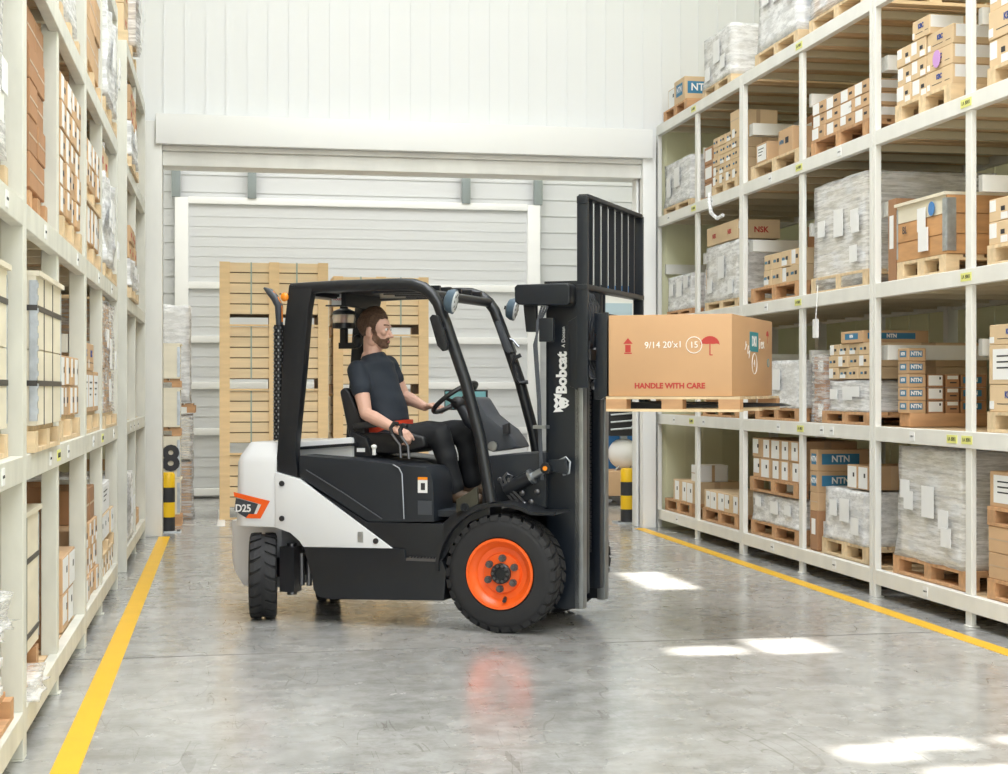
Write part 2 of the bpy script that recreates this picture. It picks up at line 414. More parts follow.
# ------------------------------------------------------------------ pallet racks
LV = [.19, 1.165, 2.14, 3.18, 4.12]
RX, LX, RD = 4.33, -.76, 1.3
def rack(s, xf, y0, y1, label, tags, brace_lo=1.62):
    """one rack unit of two bays; s=+1 runs inward to +X, s=-1 to -X"""
    root = empty('pallet_rack', (xf, y0, 0), label=label, cat='rack', group=None)
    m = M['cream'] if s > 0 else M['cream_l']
    L = y1 - y0; mid = L / 2; PD = .045 if s > 0 else .085
    def bx(mb, a, b_, *r): mb.box(min(s * a, s * b_), max(s * a, s * b_), *r)
    for (ya, yb) in ((.004, .052), (mid - .04, mid + .04), (L - .052, L - .004)):
        for (xa, xb) in ((.0, PD), (RD - .09, RD)):
            mb = MB(); top = LV[4] - (.101 if ya == mid - .04 else 0)
            bx(mb, xa + (.012 if ya == mid - .04 and xa == 0 else 0), xb, ya, yb, .008, top)
            bx(mb, max(xa - .02, 0), xb + .02, ya - .004, yb + .004, 0, .008)
            mb.build('upright', m, root, bevel=.003, seg=1, smooth=0)
        for z in (1.62, 2.60, 3.60):
            mb = MB(); bx(mb, .09, RD - .09, (ya + yb) / 2 - .025, (ya + yb) / 2 + .025, z, z + .10); mb.build('side_brace', m, root, smooth=0)
    for z in LV:
        for (xa, xb) in ((.0, .05), (RD - .05, RD)):
            mb = MB(); bx(mb, xa, xb, .053, L - .053, z - .1, z); mb.build('shelf_beam', m, root, bevel=.003, seg=1, smooth=0)
        mb = MB()
        y = .09
        while y < L - .16: bx(mb, .055, RD - .055, y, y + .115, z - .028, z - .004); y += .135
        d = mb.build('shelf_deck', M['deck'], root, smooth=0)
        mb = MB()
        y = .3
        while y < L - .2: bx(mb, .055, RD - .055, y, y + .05, z - .08, z - .03); y += .45
        mb.build('deck_channel', M['deckrib'], d, smooth=0)
    for (yy, lv, kind) in tags:
        mb = MB(); ww, hh = (.14, .05) if kind == 'y' else (.07, .06)
        z = LV[lv] - .05
        bx(mb, -.003, 0, yy - ww / 2, yy + ww / 2, z - hh / 2, z + hh / 2)
        t = mb.build('location_tag', M['yellow_tag'] if kind == 'y' else M['label'], root, smooth=0)
        if kind == 'y': t['label'] = 'yellow location tag'
        r = (0, -s, 0)
        text('tag_lettering', '1A 8001' if kind == 'y' else 'A 48-14', .034 if kind == 'y' else .016, (-s * .0032, yy, z), r, (0, 0, 1), M['ink'], t)
    return root
RU = [(13.15, 15.92), (10.30, 13.15), (7.45, 10.30), (4.60, 7.45)]
rtags = [
 [(1.43, 4, 'y'), (1.43, 3, 'y'), (2.3, 3, 'w'), (.85, 3, 'w'), (2.1, 1, 'w'), (1.5, 1, 'y'), (1.1, 1, 'w'), (2.0, 0, 'w')],
 [(1.43, 4, 'y'), (1.43, 3, 'y'), (2.1, 3, 'w'), (.6, 3, 'w'), (1.45, 2, 'y'), (2.2, 2, 'w'), (1.9, 1, 'w'), (1.4, 1, 'y'), (.95, 1, 'w'), (.75, 1, 'w'), (2.05, 0, 'w'), (.7, 0, 'w')],
 [(1.43, 3, 'y'), (1.43, 2, 'y'), (2.2, 1, 'w'), (1.62, 1, 'y'), (1.42, 1, 'y'), (2.0, 0, 'w')],
 [(1.43, 2, 'y'), (1.43, 1, 'y')]]
for (a, b_), nm, tg in zip(RU, ('beside the doorway', 'second from the doorway', 'third from the doorway', 'at the right edge of the photo'), rtags):
    rack(1, RX, a, b_, 'cream steel pallet rack unit on the right, ' + nm, tg)
LU = [(12.78, 15.66), (9.12, 11.75), (6.42, 9.12), (3.60, 6.42)]
ltags = [[(.5, 1, 'w'), (1.0, 1, 'w'), (1.6, 1, 'w')], [(.5, 1, 'w'), (1.2, 1, 'y'), (2.2, 1, 'w'), (.9, 2, 'w'), (2.0, 2, 'w')],
         [(.9, 1, 'w'), (1.25, 1, 'y'), (1.7, 1, 'w'), (.7, 2, 'w'), (2.2, 2, 'w')], [(2.3, 2, 'w'), (2.2, 1, 'w')]]
for (a, b_), nm, tg in zip(LU, ('beside the doorway', 'second from the doorway', 'third from the doorway', 'at the left edge of the photo'), ltags):
    rack(-1, LX, a, b_, 'cream steel pallet rack unit on the left, ' + nm, tg)

# ------------------------------------------------------------------ goods
LV = [z + .002 for z in LV]
BAY = {'R5': (14.60, 15.84, 'bay by the door'), 'R4': (13.22, 14.47, '2nd bay from door'), 'R3': (11.79, 13.07, '3rd bay from door'),
       'R2': (10.37, 11.66, '4th bay from door'), 'R1': (8.93, 10.22, '5th bay from door'), 'R0': (7.53, 8.82, 'bay at photo edge'),
       'L6': (14.28, 15.58, 'bay by the door'), 'L5': (12.85, 14.16, '2nd bay from door'), 'L4': (10.49, 11.68, '3rd bay from door'), 'L3': (9.19, 10.38, '4th bay from door'),
       'L2': (7.83, 9.04, '5th bay from door'), 'L1': (6.49, 7.71, '6th bay from door'), 'L0': (5.07, 6.35, 'bay at photo edge')}
SH = ['bottom shelf', '2nd shelf', '3rd shelf', '4th shelf', 'rack top']
ORD = ['1st', '2nd', '3rd', '4th', '5th', '6th', '7th']
def where(bay, lv): return '%s, %s rack, %s' % (SH[lv], 'right' if bay[0] == 'R' else 'left', BAY[bay][2])
def side(bay): return 1 if bay[0] == 'R' else -1
def xface(bay): return 4.385 if bay[0] == 'R' else -.80
def yr(bay, a, b_, x=None):
    """Y range of a load whose aisle face spans columns a..b of the photo, kept inside its bay"""
    x = xface(bay) if x is None else x
    ys_ = sorted((yx(a, x), yx(b_, x))); lo, hi = BAY[bay][:2]
    return max(lo, ys_[0]), min(hi, ys_[1])
PAL = {}
def pallet(s, y0, y1, xf, depth, z, label, tone='pallet', h=.12, ov=True):
    key = (s, round(y1 - y0, 2), depth, tone, h)
    loc = (xf + s * depth / 2, (y0 + y1) / 2, z)
    if key in PAL:
        o = copy_tree(PAL[key]); o.location = loc; o['label'] = label; return z + h
    root = empty('pallet', loc, label=label, cat='pallet'); PAL[key] = root
    W_ = (y1 - y0) / 2; D_ = depth / 2; m = M[tone]
    mb = MB()
    n = 6
    for i in range(n):
        x = -D_ + (2 * D_) * i / n; mb.box(x, x + 2 * D_ / n * .82, -W_, W_, h - .02, h)
    mb.build('top_deck', m, root, smooth=0)
    for x in (-D_, -.045, D_ - .09):
        mb = MB(); mb.box(x, x + .09, -W_, W_, 0, .018); mb.build('bottom_board', m, root, smooth=0)
    for y in (-W_, -.05, W_ - .1):
        mb = MB()
        for x in (-D_, -.045, D_ - .09): mb.box(x, x + .09, y, y + .1, .018, h - .036)
        mb.box(-D_, D_, y, y + .1, h - .036, h - .02)
        mb.build('bearer', m, root, smooth=0)
    return z + h
CART = {}
def carton_proto(s, dx, dy, h, style, mk, var=0):
    """a carton standing on its origin; s tells which side faces the aisle"""
    mb = MB(); mb.box(-dx / 2, dx / 2, -dy / 2, dy / 2, 0, h)
    me = mb.mesh('carton', [M[mk], M['tape']], bevel=.004, seg=1)
    root = link('carton', me)
    fx = -s * dx / 2; r = Vector((0, -s, 0))
    def plate(name, face, u0, u1, v0, v1, m, t=.0015, par=root):
        q = MB()
        if face == 'a':
            ya, yb = sorted((r.y * u0 * dy, r.y * u1 * dy)); xa, xb = sorted((fx, fx - s * t))
            q.box(xa, xb, ya, yb, v0 * h, v1 * h)
        elif face == 'f': q.box(u0 * dx, u1 * dx, -dy / 2 - t, -dy / 2, v0 * h, v1 * h)
        else: q.box(-dx * .5, dx * .5, u0 * dy, u1 * dy, h, h + t)
        return q.build(name, m, par, smooth=0)
    def word(s_, face, size, u, v, m, t=.002):
        if face == 'a': text('printed_word', s_, size, (fx - s * t, r.y * u * dy, v * h), r, (0, 0, 1), m, root, bold=.002, thick=.0005)
        else: text('printed_word', s_, size, (u * dx, -dy / 2 - t, v * h), (1, 0, 0), (0, 0, 1), m, root, bold=.002, thick=.0005)
    if style in ('small', 'smallb', 'kbcsmall'):
        if style == 'small': plate('paper_label', 'a', -.46, (.02, .30, -.08)[var], (.06, .02, .3)[var], .94, M['label'])
        else: plate('paper_label', 'a', -.46, (-.1, -.15, .0)[var], (.3, .45, .2)[var], .94, M['label'])
        plate('hand_hole', 'a', .12, .32, .42, .62, M['ink'])
        if style != 'small': plate('paper_label', 'a', .12, .46, .05, .35, M['label'])
        plate('paper_label', 'f', -.45, .0, .3, .9, M['label'])
    if style == 'face':
        plate('paper_label', 'a', (-.44, -.44, -.2)[var], (.44, .2, .46)[var], (.04, .2, .06)[var], .94, M['label']); plate('hand_hole', 'a', .1, .25, .5, .68, M['ink'], .0025)
        plate('tape_strip', 'f', -.06, .06, 0, 1, M['tape'])
    if style == 'hole':
        plate('hand_hole', 'a', .0, .22, .4, .64, M['ink']); plate('tape_strip', 'f', -.06, .06, 0, 1, M['tape'])
        if var != 1: word('NTN', 'a', h * .22, -.26, .5, M['ntnblue'])
        if var: plate('paper_label', 'a', -.47, -.05 if var == 1 else .1, .1, .45 if var == 2 else .95, M['label'])
    if style == 'kbc':
        word('KBC', 'a', h * .34, 0, .62, M['inkblue'])
        plate('printed_line', 'a', -.3, .1, .28, .31, M['ink'], .001); plate('printed_line', 'a', .22, .4, .28, .31, M['ink'], .001)
        plate('paper_label', 'f', -.48, .2, .35, .97, M['label'])
        plate('paper_label', 'a', -.49, -.38, .1, .4, M['label'])
    if style == 'ntn':
        plate('printed_patch', 'f', -.42, .3, .3, .8, M['ntnblue'], .001); word('NTN', 'f', h * .42, -.06, .55, M['label'])
        plate('printed_patch', 'a', -.3, .3, .3, .8, M['ntnblue'], .001); word('NTN', 'a', h * .34, 0, .55, M['label'])
    if style == 'nsk':
        word('NSK', 'f', h * .42, .05, .45, M['inkred']); word('NSK', 'a', h * .34, 0, .45, M['inkred'])
        plate('paper_label', 'f', -.48, -.3, .5, .9, M['label'])
    if style == 'big':
        plate('paper_label', 'f', -.42, -.05, .35, .75, M['label']); plate('tape_strip', 'f', .1, .16, .0, 1, M['tape']); plate('paper_label', 'a', -.3, .2, .4, .8, M['label'])
    if style == 'labf':
        plate('paper_label', 'f', -.46, .40, .12, .92, M['label']); plate('printed_mark', 'f', .2, .3, .6, .8, M['ink'], .0025); plate('paper_label', 'a', -.4, .3, .2, .85, M['label'])
    if style == 'labs':
        plate('paper_label', 'f', -.4, .4, .62, .9, M['label']); plate('printed_line', 'f', -.2, .3, .3, .4, M['ink']); plate('paper_label', 'a', -.4, .1, .3, .85, M['label'])
    if style == 'tall':
        plate('paper_label', 'a', -.4, .4, .12, .9, M['label'])
        for k in range(3): plate('printed_line', 'a', -.3, .2 - .1 * k, .7 - .15 * k, .74 - .15 * k, M['ink'], .0025)
        word('KBC', 'f', h * .3, .1, .6, M['inkblue'])
    if style in ('plain', 'brown'):
        plate('tape_strip', 'f', -.05, .05, .0, 1, M['tape']); plate('tape_strip', 'a', -.5, .5, .47, .53, M['tape'], .001)
    return root
def carton(s, x, y, z, dx, dy, h, style='small', mk='kraft', label='', group=None, rz=0):
    var = random.choice((0, 0, 1, 2)); key = (s, round(dx, 3), round(dy, 3), round(h, 3), style, mk, var)
    if key in CART: o = copy_tree(CART[key])
    else: o = carton_proto(s, dx, dy, h, style, mk, var); CART[key] = o
    o.location = (x, y, z); o.rotation_euler = (0, 0, rz)
    tag(o, label, 'carton'); 
    if group: o['group'] = group
    elif 'group' in o: del o['group']
    return o
def cartons(bay, lv, y0, y1, z, rows, cols, h, depth, style, mk, desc, nd=1, xf=None, skip=()):
    """a block of cartons, rows high and cols along the aisle; desc is at most three words"""
    s = side(bay); xf = xface(bay) if xf is None else xf
    wd = (y1 - y0) / cols; g = desc + 's, ' + where(bay, lv)
    n = rows * cols - len(skip)
    for i in range(rows):
        for j in range(cols):
            if (i, j) in skip: continue
            left = cols - 1 - j if s > 0 else j
            pos = []
            if rows > 1: pos.append(('bottom' if i == 0 else 'top' if i == rows - 1 else ORD[i] + ' up'))
            if cols > 1: pos.append('%s from left' % ORD[left])
            lab = desc + (' ' + ', '.join(pos) if pos else '') + ', ' + where(bay, lv)
            carton(s, xf + s * (depth / 2 + random.uniform(0, .012)), y0 + wd * (j + .5), z + i * h, depth - .008, wd - .012, h - .002, style, mk, lab, g if n > 1 else None, radians(random.uniform(-.35, .35)))
    return z + rows * h
def crumple(mb_bm, amp, sc, seed):
    for v in mb_bm.verts:
        n = noise.noise_vector(v.co * sc + Vector((seed, 0, 0)))
        v.co += n * amp
def shell(dx, dy, z0, z1, amp, seed, mk, name, parent, div=10, flare=0):
    bm = bmesh.new(); bmesh.ops.create_cube(bm, size=1)
    bmesh.ops.subdivide_edges(bm, edges=bm.edges[:], cuts=div, use_grid_fill=True)
    for v in bm.verts:
        t = v.co.z + .5
        f = 1 + flare * max(0, .25 - t) * 4 * (.5 + .5 * noise.noise(Vector((v.co.x * 9, v.co.y * 9, seed))))
        v.co = Vector((v.co.x * dx * f, v.co.y * dy * f, z0 + t * (z1 - z0)))
    crumple(bm, amp, 7, seed)
    for v in bm.verts: v.co.z = max(v.co.z, z0)
    me = bpy.data.meshes.new(name); bm.to_mesh(me); bm.free(); me.materials.append(M[mk]); me.shade_smooth()
    return link(name, me, parent)
def wrapped(bay, lv, y0, y1, z, h, depth, desc, rows, cols, mk='kraft', fm='film', xf=None, lab=True, style=None, amp=.007, skirt=0):
    """cartons bound together by stretch film: one load"""
    s = side(bay); xf = xface(bay) if xf is None else xf; skirt = min(skirt, .10) if 'papers' in desc and lv == 2 else 0; y0 += amp + .008; y1 -= amp + .008
    root = empty('wrapped_load', (xf + s * depth / 2, (y0 + y1) / 2, z), label=desc + ', ' + where(bay, lv), cat='wrapped load')
    dy = y1 - y0 - .04; dx = depth - .04; wd = dy / cols; hh = h / rows; nd = 2
    for i in range(rows):
        for j in range(cols):
            for k in range(nd):
                if j > 0 and k > 0 and i < rows - 1: continue
                mb = MB(); x0 = s * (-dx / 2 + dx * k / nd); x1 = s * (-dx / 2 + dx * (k + 1) / nd)
                mb.box(min(x0, x1) + .005, max(x0, x1) - .005, -dy / 2 + wd * j + .006, -dy / 2 + wd * (j + 1) - .006, i * hh + .004, (i + 1) * hh - .004)
                c = mb.build('inner_carton', M[mk], root, smooth=0)
                if k == 0 and (i + j) % 2 == 0:
                    q = MB(); ya = -dy / 2 + wd * (j + .15)
                    q.box(*sorted((-s * dx / 2 - s * .001, -s * dx / 2)), ya, ya + wd * .45, (i + .3) * hh, (i + .85) * hh); q.build('paper_label', M['label'], c, smooth=0)
                if style == 'ntn' and j == 0:
                    q = MB(); xc = (x0 + x1) / 2; q.box(xc - dx * .18, xc + dx * .18, -dy / 2 - .003, -dy / 2, (i + .3) * hh, (i + .8) * hh); q.build('printed_patch', M['ntnblue'], c, smooth=0)
                    text('printed_word', 'NTN', hh * .4, (xc, -dy / 2 - .005, (i + .55) * hh), (1, 0, 0), (0, 0, 1), M['label'], c, bold=.002)
    shell(depth - .02, y1 - y0 - .02, -skirt, h + .012, amp, random.random() * 50, fm, 'stretch_film', root, flare=.05)
    for k in range(0 if not lab else 2 + int(h > .5) * 2):
        q = MB(); px_, pz_ = random.choice((random.uniform(-.44, -.32), random.uniform(.14, .28))) * dy, random.uniform(.08, .62) * h; e_ = s * (depth / 2 + amp * .5 + .004 + .0035 * k); q.box(*sorted((-e_, -e_ - s * .003)), px_, px_ + .14, pz_, pz_ + min(.12, h * .35)); q.build('paper_label', M['label'], root, smooth=0)
    if lab:
        q = MB(); xa, xb = sorted((-s * (depth / 2 + amp * .5 + .002), -s * (depth / 2 + amp * .5 - .001))); q.box(xa, xb, -.10, .08, h * .40, h * .40 + min(.2, h * .45)); q.build('document_pouch', M['label'], root, smooth=0)
    return z + h + .012
def load_label(d, bay, lv): return d + ', ' + where(bay, lv)

# --- right rack ---
def P(bay, lv, a, b_, tone='pallet', depth=1.05, h=.12, z=None, what='', xf=None):
    y0, y1 = yr(bay, a, b_); s = side(bay)
    t = pallet(s, y0, y1, (xface(bay) if xf is None else xf), depth, LV[lv] if z is None else z, load_label('wooden pallet' + what, bay, lv), tone, h)
    return y0, y1, t
# R0
y0, y1 = 7.72, 8.72
t = pallet(1, y0, y1, 4.385, 1.05, LV[0], load_label('wooden pallet under two brown rows', 'R0', 0), 'pallet', .12)
t = cartons('R0', 0, y0, y1, t, 2, 2, .155, 1.0, 'plain', 'kraft', 'plain kraft carton', 2)
t = pallet(1, y0, y1, 4.385, 1.05, t, load_label('upper wooden pallet between cartons', 'R0', 0), 'pallet', .11)
t = cartons('R0', 0, y0, y1, t, 1, 2, .21, 1.0, 'tall', 'kraft', 'big-sheet carton', 2)
t = pallet(1, y0, y1, 4.385, 1.05, LV[1], load_label('pale pallet under tall stack', 'R0', 1), 'palletl', .12)
t = cartons('R0', 1, y0, y1, t, 1, 2, .16, 1.0, 'kbc', 'kraftl', 'lower KBC carton', 2)
t = cartons('R0', 1, y0, y1, t, 1, 2, .23, 1.0, 'tall', 'kraftl', 'white-sheet carton', 2)
t = cartons('R0', 1, y0, y1, t, 1, 2, .12, 1.0, 'kbc', 'kraftl', 'topmost KBC carton', 2)
t = pallet(1, y0, y1, 4.385, 1.05, LV[2], load_label('pale pallet', 'R0', 2), 'palletl', .12)
t = cartons('R0', 2, y0, y1, t, 2, 4, .135, 1.0, 'kbcsmall', 'kraftl', 'twin-label carton', 2)
t = pallet(1, y0, y1, 4.385, 1.05, LV[3], load_label('pale pallet', 'R0', 3), 'palletl', .12)
t = cartons('R0', 3, y0, y1, t, 1, 4, .16, 1.0, 'kbcsmall', 'kraftl', 'lowest-row carton', 2)
t = cartons('R0', 3, y0, y1, t, 1, 2, .17, 1.0, 'kbc', 'kraftl', 'wide KBC carton', 2)
t = cartons('R0', 3, y0, y1, t, 1, 4, .16, 1.0, 'kbcsmall', 'kraftl', 'topmost-row carton', 2)
# R1
y0, y1, t = P('R1', 0, 893, 966, 'pallet')
wrapped('R1', 0, y0 + .02, y1 - .03, t, .72, 1.02, 'large film-wrapped load of flat kraft boxes', 5, 3, 'beige', 'film', amp=.014)
q = tag((MB().box(-.3, .3, -.09, .09, 0, .09)).build('timber_beam', M['pallet'], bevel=.004), load_label('long timber beam under label-fronted cartons', 'R1', 1), 'timber'); q.location = (4.78, 10.10, LV[1])
z0 = LV[1] + .09
for (x, wd, n, st, mk, d) in ((4.53, .13, 5, 'ntn', 'kraft', 'tall-column NTN carton'), (4.665, .12, 3, 'labf', 'kraftd', 'big-label brown carton'),
                              (4.785, .10, 3, 'labs', 'kraftd', 'slim-label brown carton'), (4.94, .19, 3, 'ntn', 'kraftd', 'low-stack NTN carton')):
    g = load_label(d, 'R1', 1)
    for i in range(n): carton(1, x, 10.10, z0 + .088 * i, wd - .004, .17, .085, st, mk, load_label(d + ' %s up' % ORD[i], 'R1', 1), g)
def crate(name, s, x0, x1, y0, y1, z, h, label, boards=3, orange=False, strapz=(), vstr=()):
    """timber case: aisle face towards -s*X; metal corner at the near edge"""
    root = empty(name, ((x0 + x1) / 2, (y0 + y1) / 2, z), label=label, cat='crate')
    dx, dy = (x1 - x0), (y1 - y0); X, Y = dx / 2, dy / 2
    a = -s
    mb = MB(); mb.box(-X + .01, X - .01, -Y + .01, Y - .01, 0, h - .012); mb.build('case_body', M['plyo'] if orange else M['ply'], root, smooth=0)
    n = boards
    for i in range(n):
        mb = MB(); zz = h * i / n
        m = M['ply'] if (not orange or i == n - 1) else M['plyo']
        mb.box(*sorted((a * X, a * (X - .012))), -Y, Y, zz + .003, zz + h / n - .003)
        mb.build('face_board', m, root, smooth=0)
        mb = MB(); mb.box(-X, X, -Y - .012, -Y, zz + .003, zz + h / n - .003); mb.build('end_board', M['plyo'] if orange else M['ply'], root, smooth=0)
    mb = MB(); mb.box(-X - .015, X + .015, -Y - .015, Y + .015, h - .012, h + .008); mb.build('lid', M['ply'], root, smooth=0)
    mb = MB(); w_ = .06 if orange else .026
    mb.box(*sorted((a * X, a * (X + .004))), -Y - .016, -Y - .016 + w_, .02, h - .03); mb.box(*sorted((a * X, a * (X - w_))), -Y - .018, -Y - .012, .02, h - .03)
    z_ = .05
    while z_ < h - .06:
        mb.box(*sorted((a * (X + .004), a * (X + .008))), -Y - .01, -Y - .02 + w_ - .004, z_, z_ + .02); z_ += .05
    mb.build('metal_corner', M['galv'], root, smooth=0)
    mb = MB(); mb.box(*sorted((a * X, a * (X + .003))), Y - .02, Y, .02, h - .03); mb.build('metal_corner', M['galv'], root, smooth=0)
    for zz in strapz:
        mb = MB(); mb.box(-X - .004, X + .004, -Y - .020, Y + .004, zz, zz + .022); mb.build('strap', M['strap'], root, smooth=0)
    for yy in vstr:
        mb = MB(); mb.box(*sorted((a * (X + .0025), a * X)), yy * Y - .007, yy * Y + .007, 0, h); mb.build('strap', M['strap'], root, smooth=0)
    return root, X, Y
y0, y1 = yr('R1', 897, 946); y1 = min(y1, 10.03)
t = pallet(1, y0, y1, 4.385, .85, LV[2], load_label('pale skid under the orange crate', 'R1', 2), 'palletl', .12)
cr, X, Y = crate('wooden_crate', 1, 4.385, 5.2, y0, y1, t, .38, load_label('orange and pale plywood crate with steel corners', 'R1', 2), 3, True)
for (ya, yb, za, zb) in ((-.02, .10, .17, .32), (.0, .14, .04, .19)):
    MB().box(-X - (.016 if za > .1 else .019), -X - .012, -yb * 1, -ya, za, zb).build('paper_label', M['label'], cr, smooth=0)
o = MB().lathe([(.045, 0), (.045, .003)], 24).build('blue_sticker', M['blue'], cr); o.matrix_local = frame((-X - .013, -.19, .30), (0, -1, 0), (0, 0, 1)) @ Matrix.Rotation(pi / 2, 4, 'X')
text('stencil', 'NIKI', .15, (.15, -Y - .014, .28), (1, 0, 0), (0, 0, 1), M['blue'], cr, bold=.004)
text('stencil', 'NIKI', .10, (.15, -Y - .014, .12), (1, 0, 0), (0, 0, 1), M['blue'], cr, bold=.004)
text('stencil', 'BL', .07, (-X - .013, .22, .2), (0, -1, 0), (0, 0, 1), M['ink'], cr)
carton(1, 4.80, 10.13, LV[2], .80, .13, .56, 'big', 'kraftd', load_label('very large brown carton behind the orange crate', 'R1', 2))
# R1 top goods
ya, yb, yc, yd = yx(895, 4.385), yx(909, 4.385), yx(925, 4.385), yx(951, 4.385)
ya = min(ya, 10.05)
t = pallet(1, yd, ya, 4.385, 1.05, LV[3], load_label('pale pallet', 'R1', 3), 'palletl', .13)
cartons('R1', 3, yc + .003, ya, t, 3, 2, .125, 1.0, 'kbcsmall', 'kraftl', 'small pale carton', 3)
tt = cartons('R1', 3, yd, yc, t, 3, 1, .125, 1.0, 'kbc', 'kraftl', 'wide KBC carton', 3)
carton(1, 4.385 + .17, (yb + yc) / 2 - .05, tt, .33, .26, .125, 'kbc', 'kraftl', load_label('single topmost carton lettered KBC', 'R1', 3))
g = load_label('small NTN carton', 'R1', 3)
for i in range(3): carton(1, 4.58, 10.14, LV[3] + .1 * i + .003, .22, .1, .098, 'ntn', 'kraftd', load_label('small NTN carton %s up' % ORD[i], 'R1', 3), g)
MB_ = MB().lathe([(.055, 0), (.055, .002)], 24); o = MB_.build('round_sticker', M['lilac']); o.parent = None
tag(o, load_label('lilac round sticker on a KBC carton', 'R1', 3), 'sticker'); o.matrix_world = frame((4.385 + .0015, (yd + yc) / 2 + .02, t + .19), (0, -1, 0), (0, 0, 1)) @ Matrix.Rotation(pi / 2, 4, 'X')
# R2
y0, y1, t = P('R2', 0, 822, 868, 'palletl')
t = wrapped('R2', 0, y0 + .02, y1 - .02, t, .37, 1.0, 'waist-high white film-wrapped cartons', 2, 2, 'whitebox', 'filmw', skirt=.08)
cartons('R2', 0, y0 + .03, y0 + .42, t + .015, 1, 2, .17, .4, 'face', 'kraft', 'white-fronted carton', 1)
g = load_label('brown NTN carton on the rear stack', 'R2', 0)
gy = 11.57
carton(1, 4.68, gy, LV[0], .58, .16, .30, 'big', 'kraftd', load_label('large dark carton at the stack base', 'R2', 0))
carton(1, 4.68, gy, LV[0] + .30, .58, .16, .14, 'plain', 'kraft', load_label('plain middle carton of the rear stack', 'R2', 0))
for i in range(2): carton(1, 4.60, gy, LV[0] + .44 + .165 * i, .42, .16, .163, 'ntn', 'kraft', load_label('%s brown NTN carton' % ('lower', 'upper')[i], 'R2', 0), g)
y0, y1, t = P('R2', 1, 822, 869, 'pallet', h=.09)
y0 += .02; y1 = min(y1 - .02, 11.27)
t = wrapped('R2', 1, y0, y1, t, .21, .9, 'low film-wrapped layer of labelled cartons', 2, 4, 'whitebox', 'film', skirt=.03)
t = cartons('R2', 1, y0, y1, t + .012, 3, 4, .086, .9, 'hole', 'kraftl', 'small holed carton', 3)
carton(1, 4.385 + .25, y0 + .3, t, .5, .4, .085, 'ntn', 'kraft', load_label('flat NTN carton crowning the small cartons', 'R2', 1))
wrapped('R2', 1, 11.34, 11.65, LV[1], .50, .8, 'brown NTN cartons under clear film', 3, 1, 'kraftd', 'filmc', style='ntn', lab=False, skirt=0)
y0, y1, t = P('R2', 2, 811, 868, 'palletl')
wrapped('R2', 2, y0 + .02, y1 - .02, t, .68, 1.0, 'tall hazy film-wrapped stack with papers', 4, 4, 'beige', 'film', skirt=.1)
y0, y1, t = P('R2', 3, 811, 868, 'pallet', h=.13)
cartons('R2', 3, y0, y1, t, 3, 4, .095, 1.0, 'small', 'kraft', 'white-labelled carton', 3)
y0, y1, t = P('R2', 4, 806, 866, 'palletl')
wrapped('R2', 4, y0, y1, t, .6, 1.0, 'film-wrapped stack high up', 3, 3, 'kraft', 'film', skirt=.1)
# R3
y0, y1, t = P('R3', 0, 751, 799, 'pallet')
t = wrapped('R3', 0, y0, y1, t, .22, .95, 'low white film-wrapped layer', 1, 4, 'whitebox', 'filmw')
t = pallet(1, y0, y1, 4.375, 1.0, t + .015, load_label('upper pallet over the wrapped layer', 'R3', 0), 'pallet', .12)
cartons('R3', 0, y0 + .03, y1 - .01, t, 2, 5, .165, .5, 'face', 'kraft', 'white-fronted carton', 1)
y0, y1, t = P('R3', 1, 755, 799, 'pallet', h=.10)
wrapped('R3', 1, y0, y1, t, .37, 1.0, 'white film-wrapped cartons with papers', 2, 3, 'whitebox', 'filmw')
y0, y1, t = P('R3', 2, 751, 799, 'pallet', h=.13)
cartons('R3', 2, y0, y1 - .3 if y1 - y0 > 1.1 else y1, t, 2, 4, .13, .45, 'hole', 'kraftl', 'pale holed carton', 1)
carton(1, 5.2, 12.85, LV[2] + .14, .68, .22, .52, 'nsk', 'kraftd', load_label('large brown NSK carton at the back', 'R3', 2))
y0, y1, t = P('R3', 3, 751, 799, 'palletl', h=.13)
ym = yx(777, 4.385)
carton(1, 4.385 + .22, y1 - .25, t, .42, .28, .17, 'tall', 'kraft', load_label('far carton with white sheet on pallet', 'R3', 3))
carton(1, 4.385 + .24, y0 + .34, t, .46, .33, .20, 'hole', 'kraft', load_label('near plain orange-tan carton on pallet', 'R3', 3))
g = load_label('labelled carton at the back', 'R3', 3)
for i in range(2): carton(1, 5.0 + .33 * i, 12.88, t, .3, .16, .43, 'labf', 'kraftd', load_label('%s labelled carton at back' % ('left', 'right')[i], 'R3', 3), g)
y0, y1, t = P('R3', 4, 755, 798, 'palletl')
wrapped('R3', 4, y0, y1 - .05, t, .85, .95, 'tall white film-wrapped cartons with blue seal', 6, 4, 'whitebox', 'filmw', style='ntn')
# R4
y0, y1, t = P('R4', 0, 697, 738, 'pallet')
cartons('R4', 0, y0 + .02, y1 - .02, t, 1, 5, .17, .55, 'face', 'kraftl', 'white-fronted carton', 1)
carton(1, 5.15, 13.75, LV[0] + .122, .30, .36, .44, 'big', 'kraftd', load_label('brown carton behind the front row', 'R4', 0))
carton(1, 5.25, 14.28, t, .34, .22, .36, 'big', 'kraftd', load_label('darker brown carton in the rear corner', 'R4', 0))
y0, y1, t = P('R4', 1, 697, 738, 'pallet', h=.07)
cartons('R4', 1, y0, y1, t, 1, 3, .14, .9, 'plain', 'kraft', 'low kraft carton', 1)
y0, y1, t = P('R4', 2, 705, 738, 'palletl', h=.08)
t = wrapped('R4', 2, y0, y1, t, .5, .95, 'hazy wrapped stack under two cartons', 3, 2, 'beige', 'filmw', skirt=.06)
cartons('R4', 2, y0 + .02, y1 - .02, t + .012, 1, 2, .17, .4, 'nsk', 'kraftl', 'red-printed carton', 1)
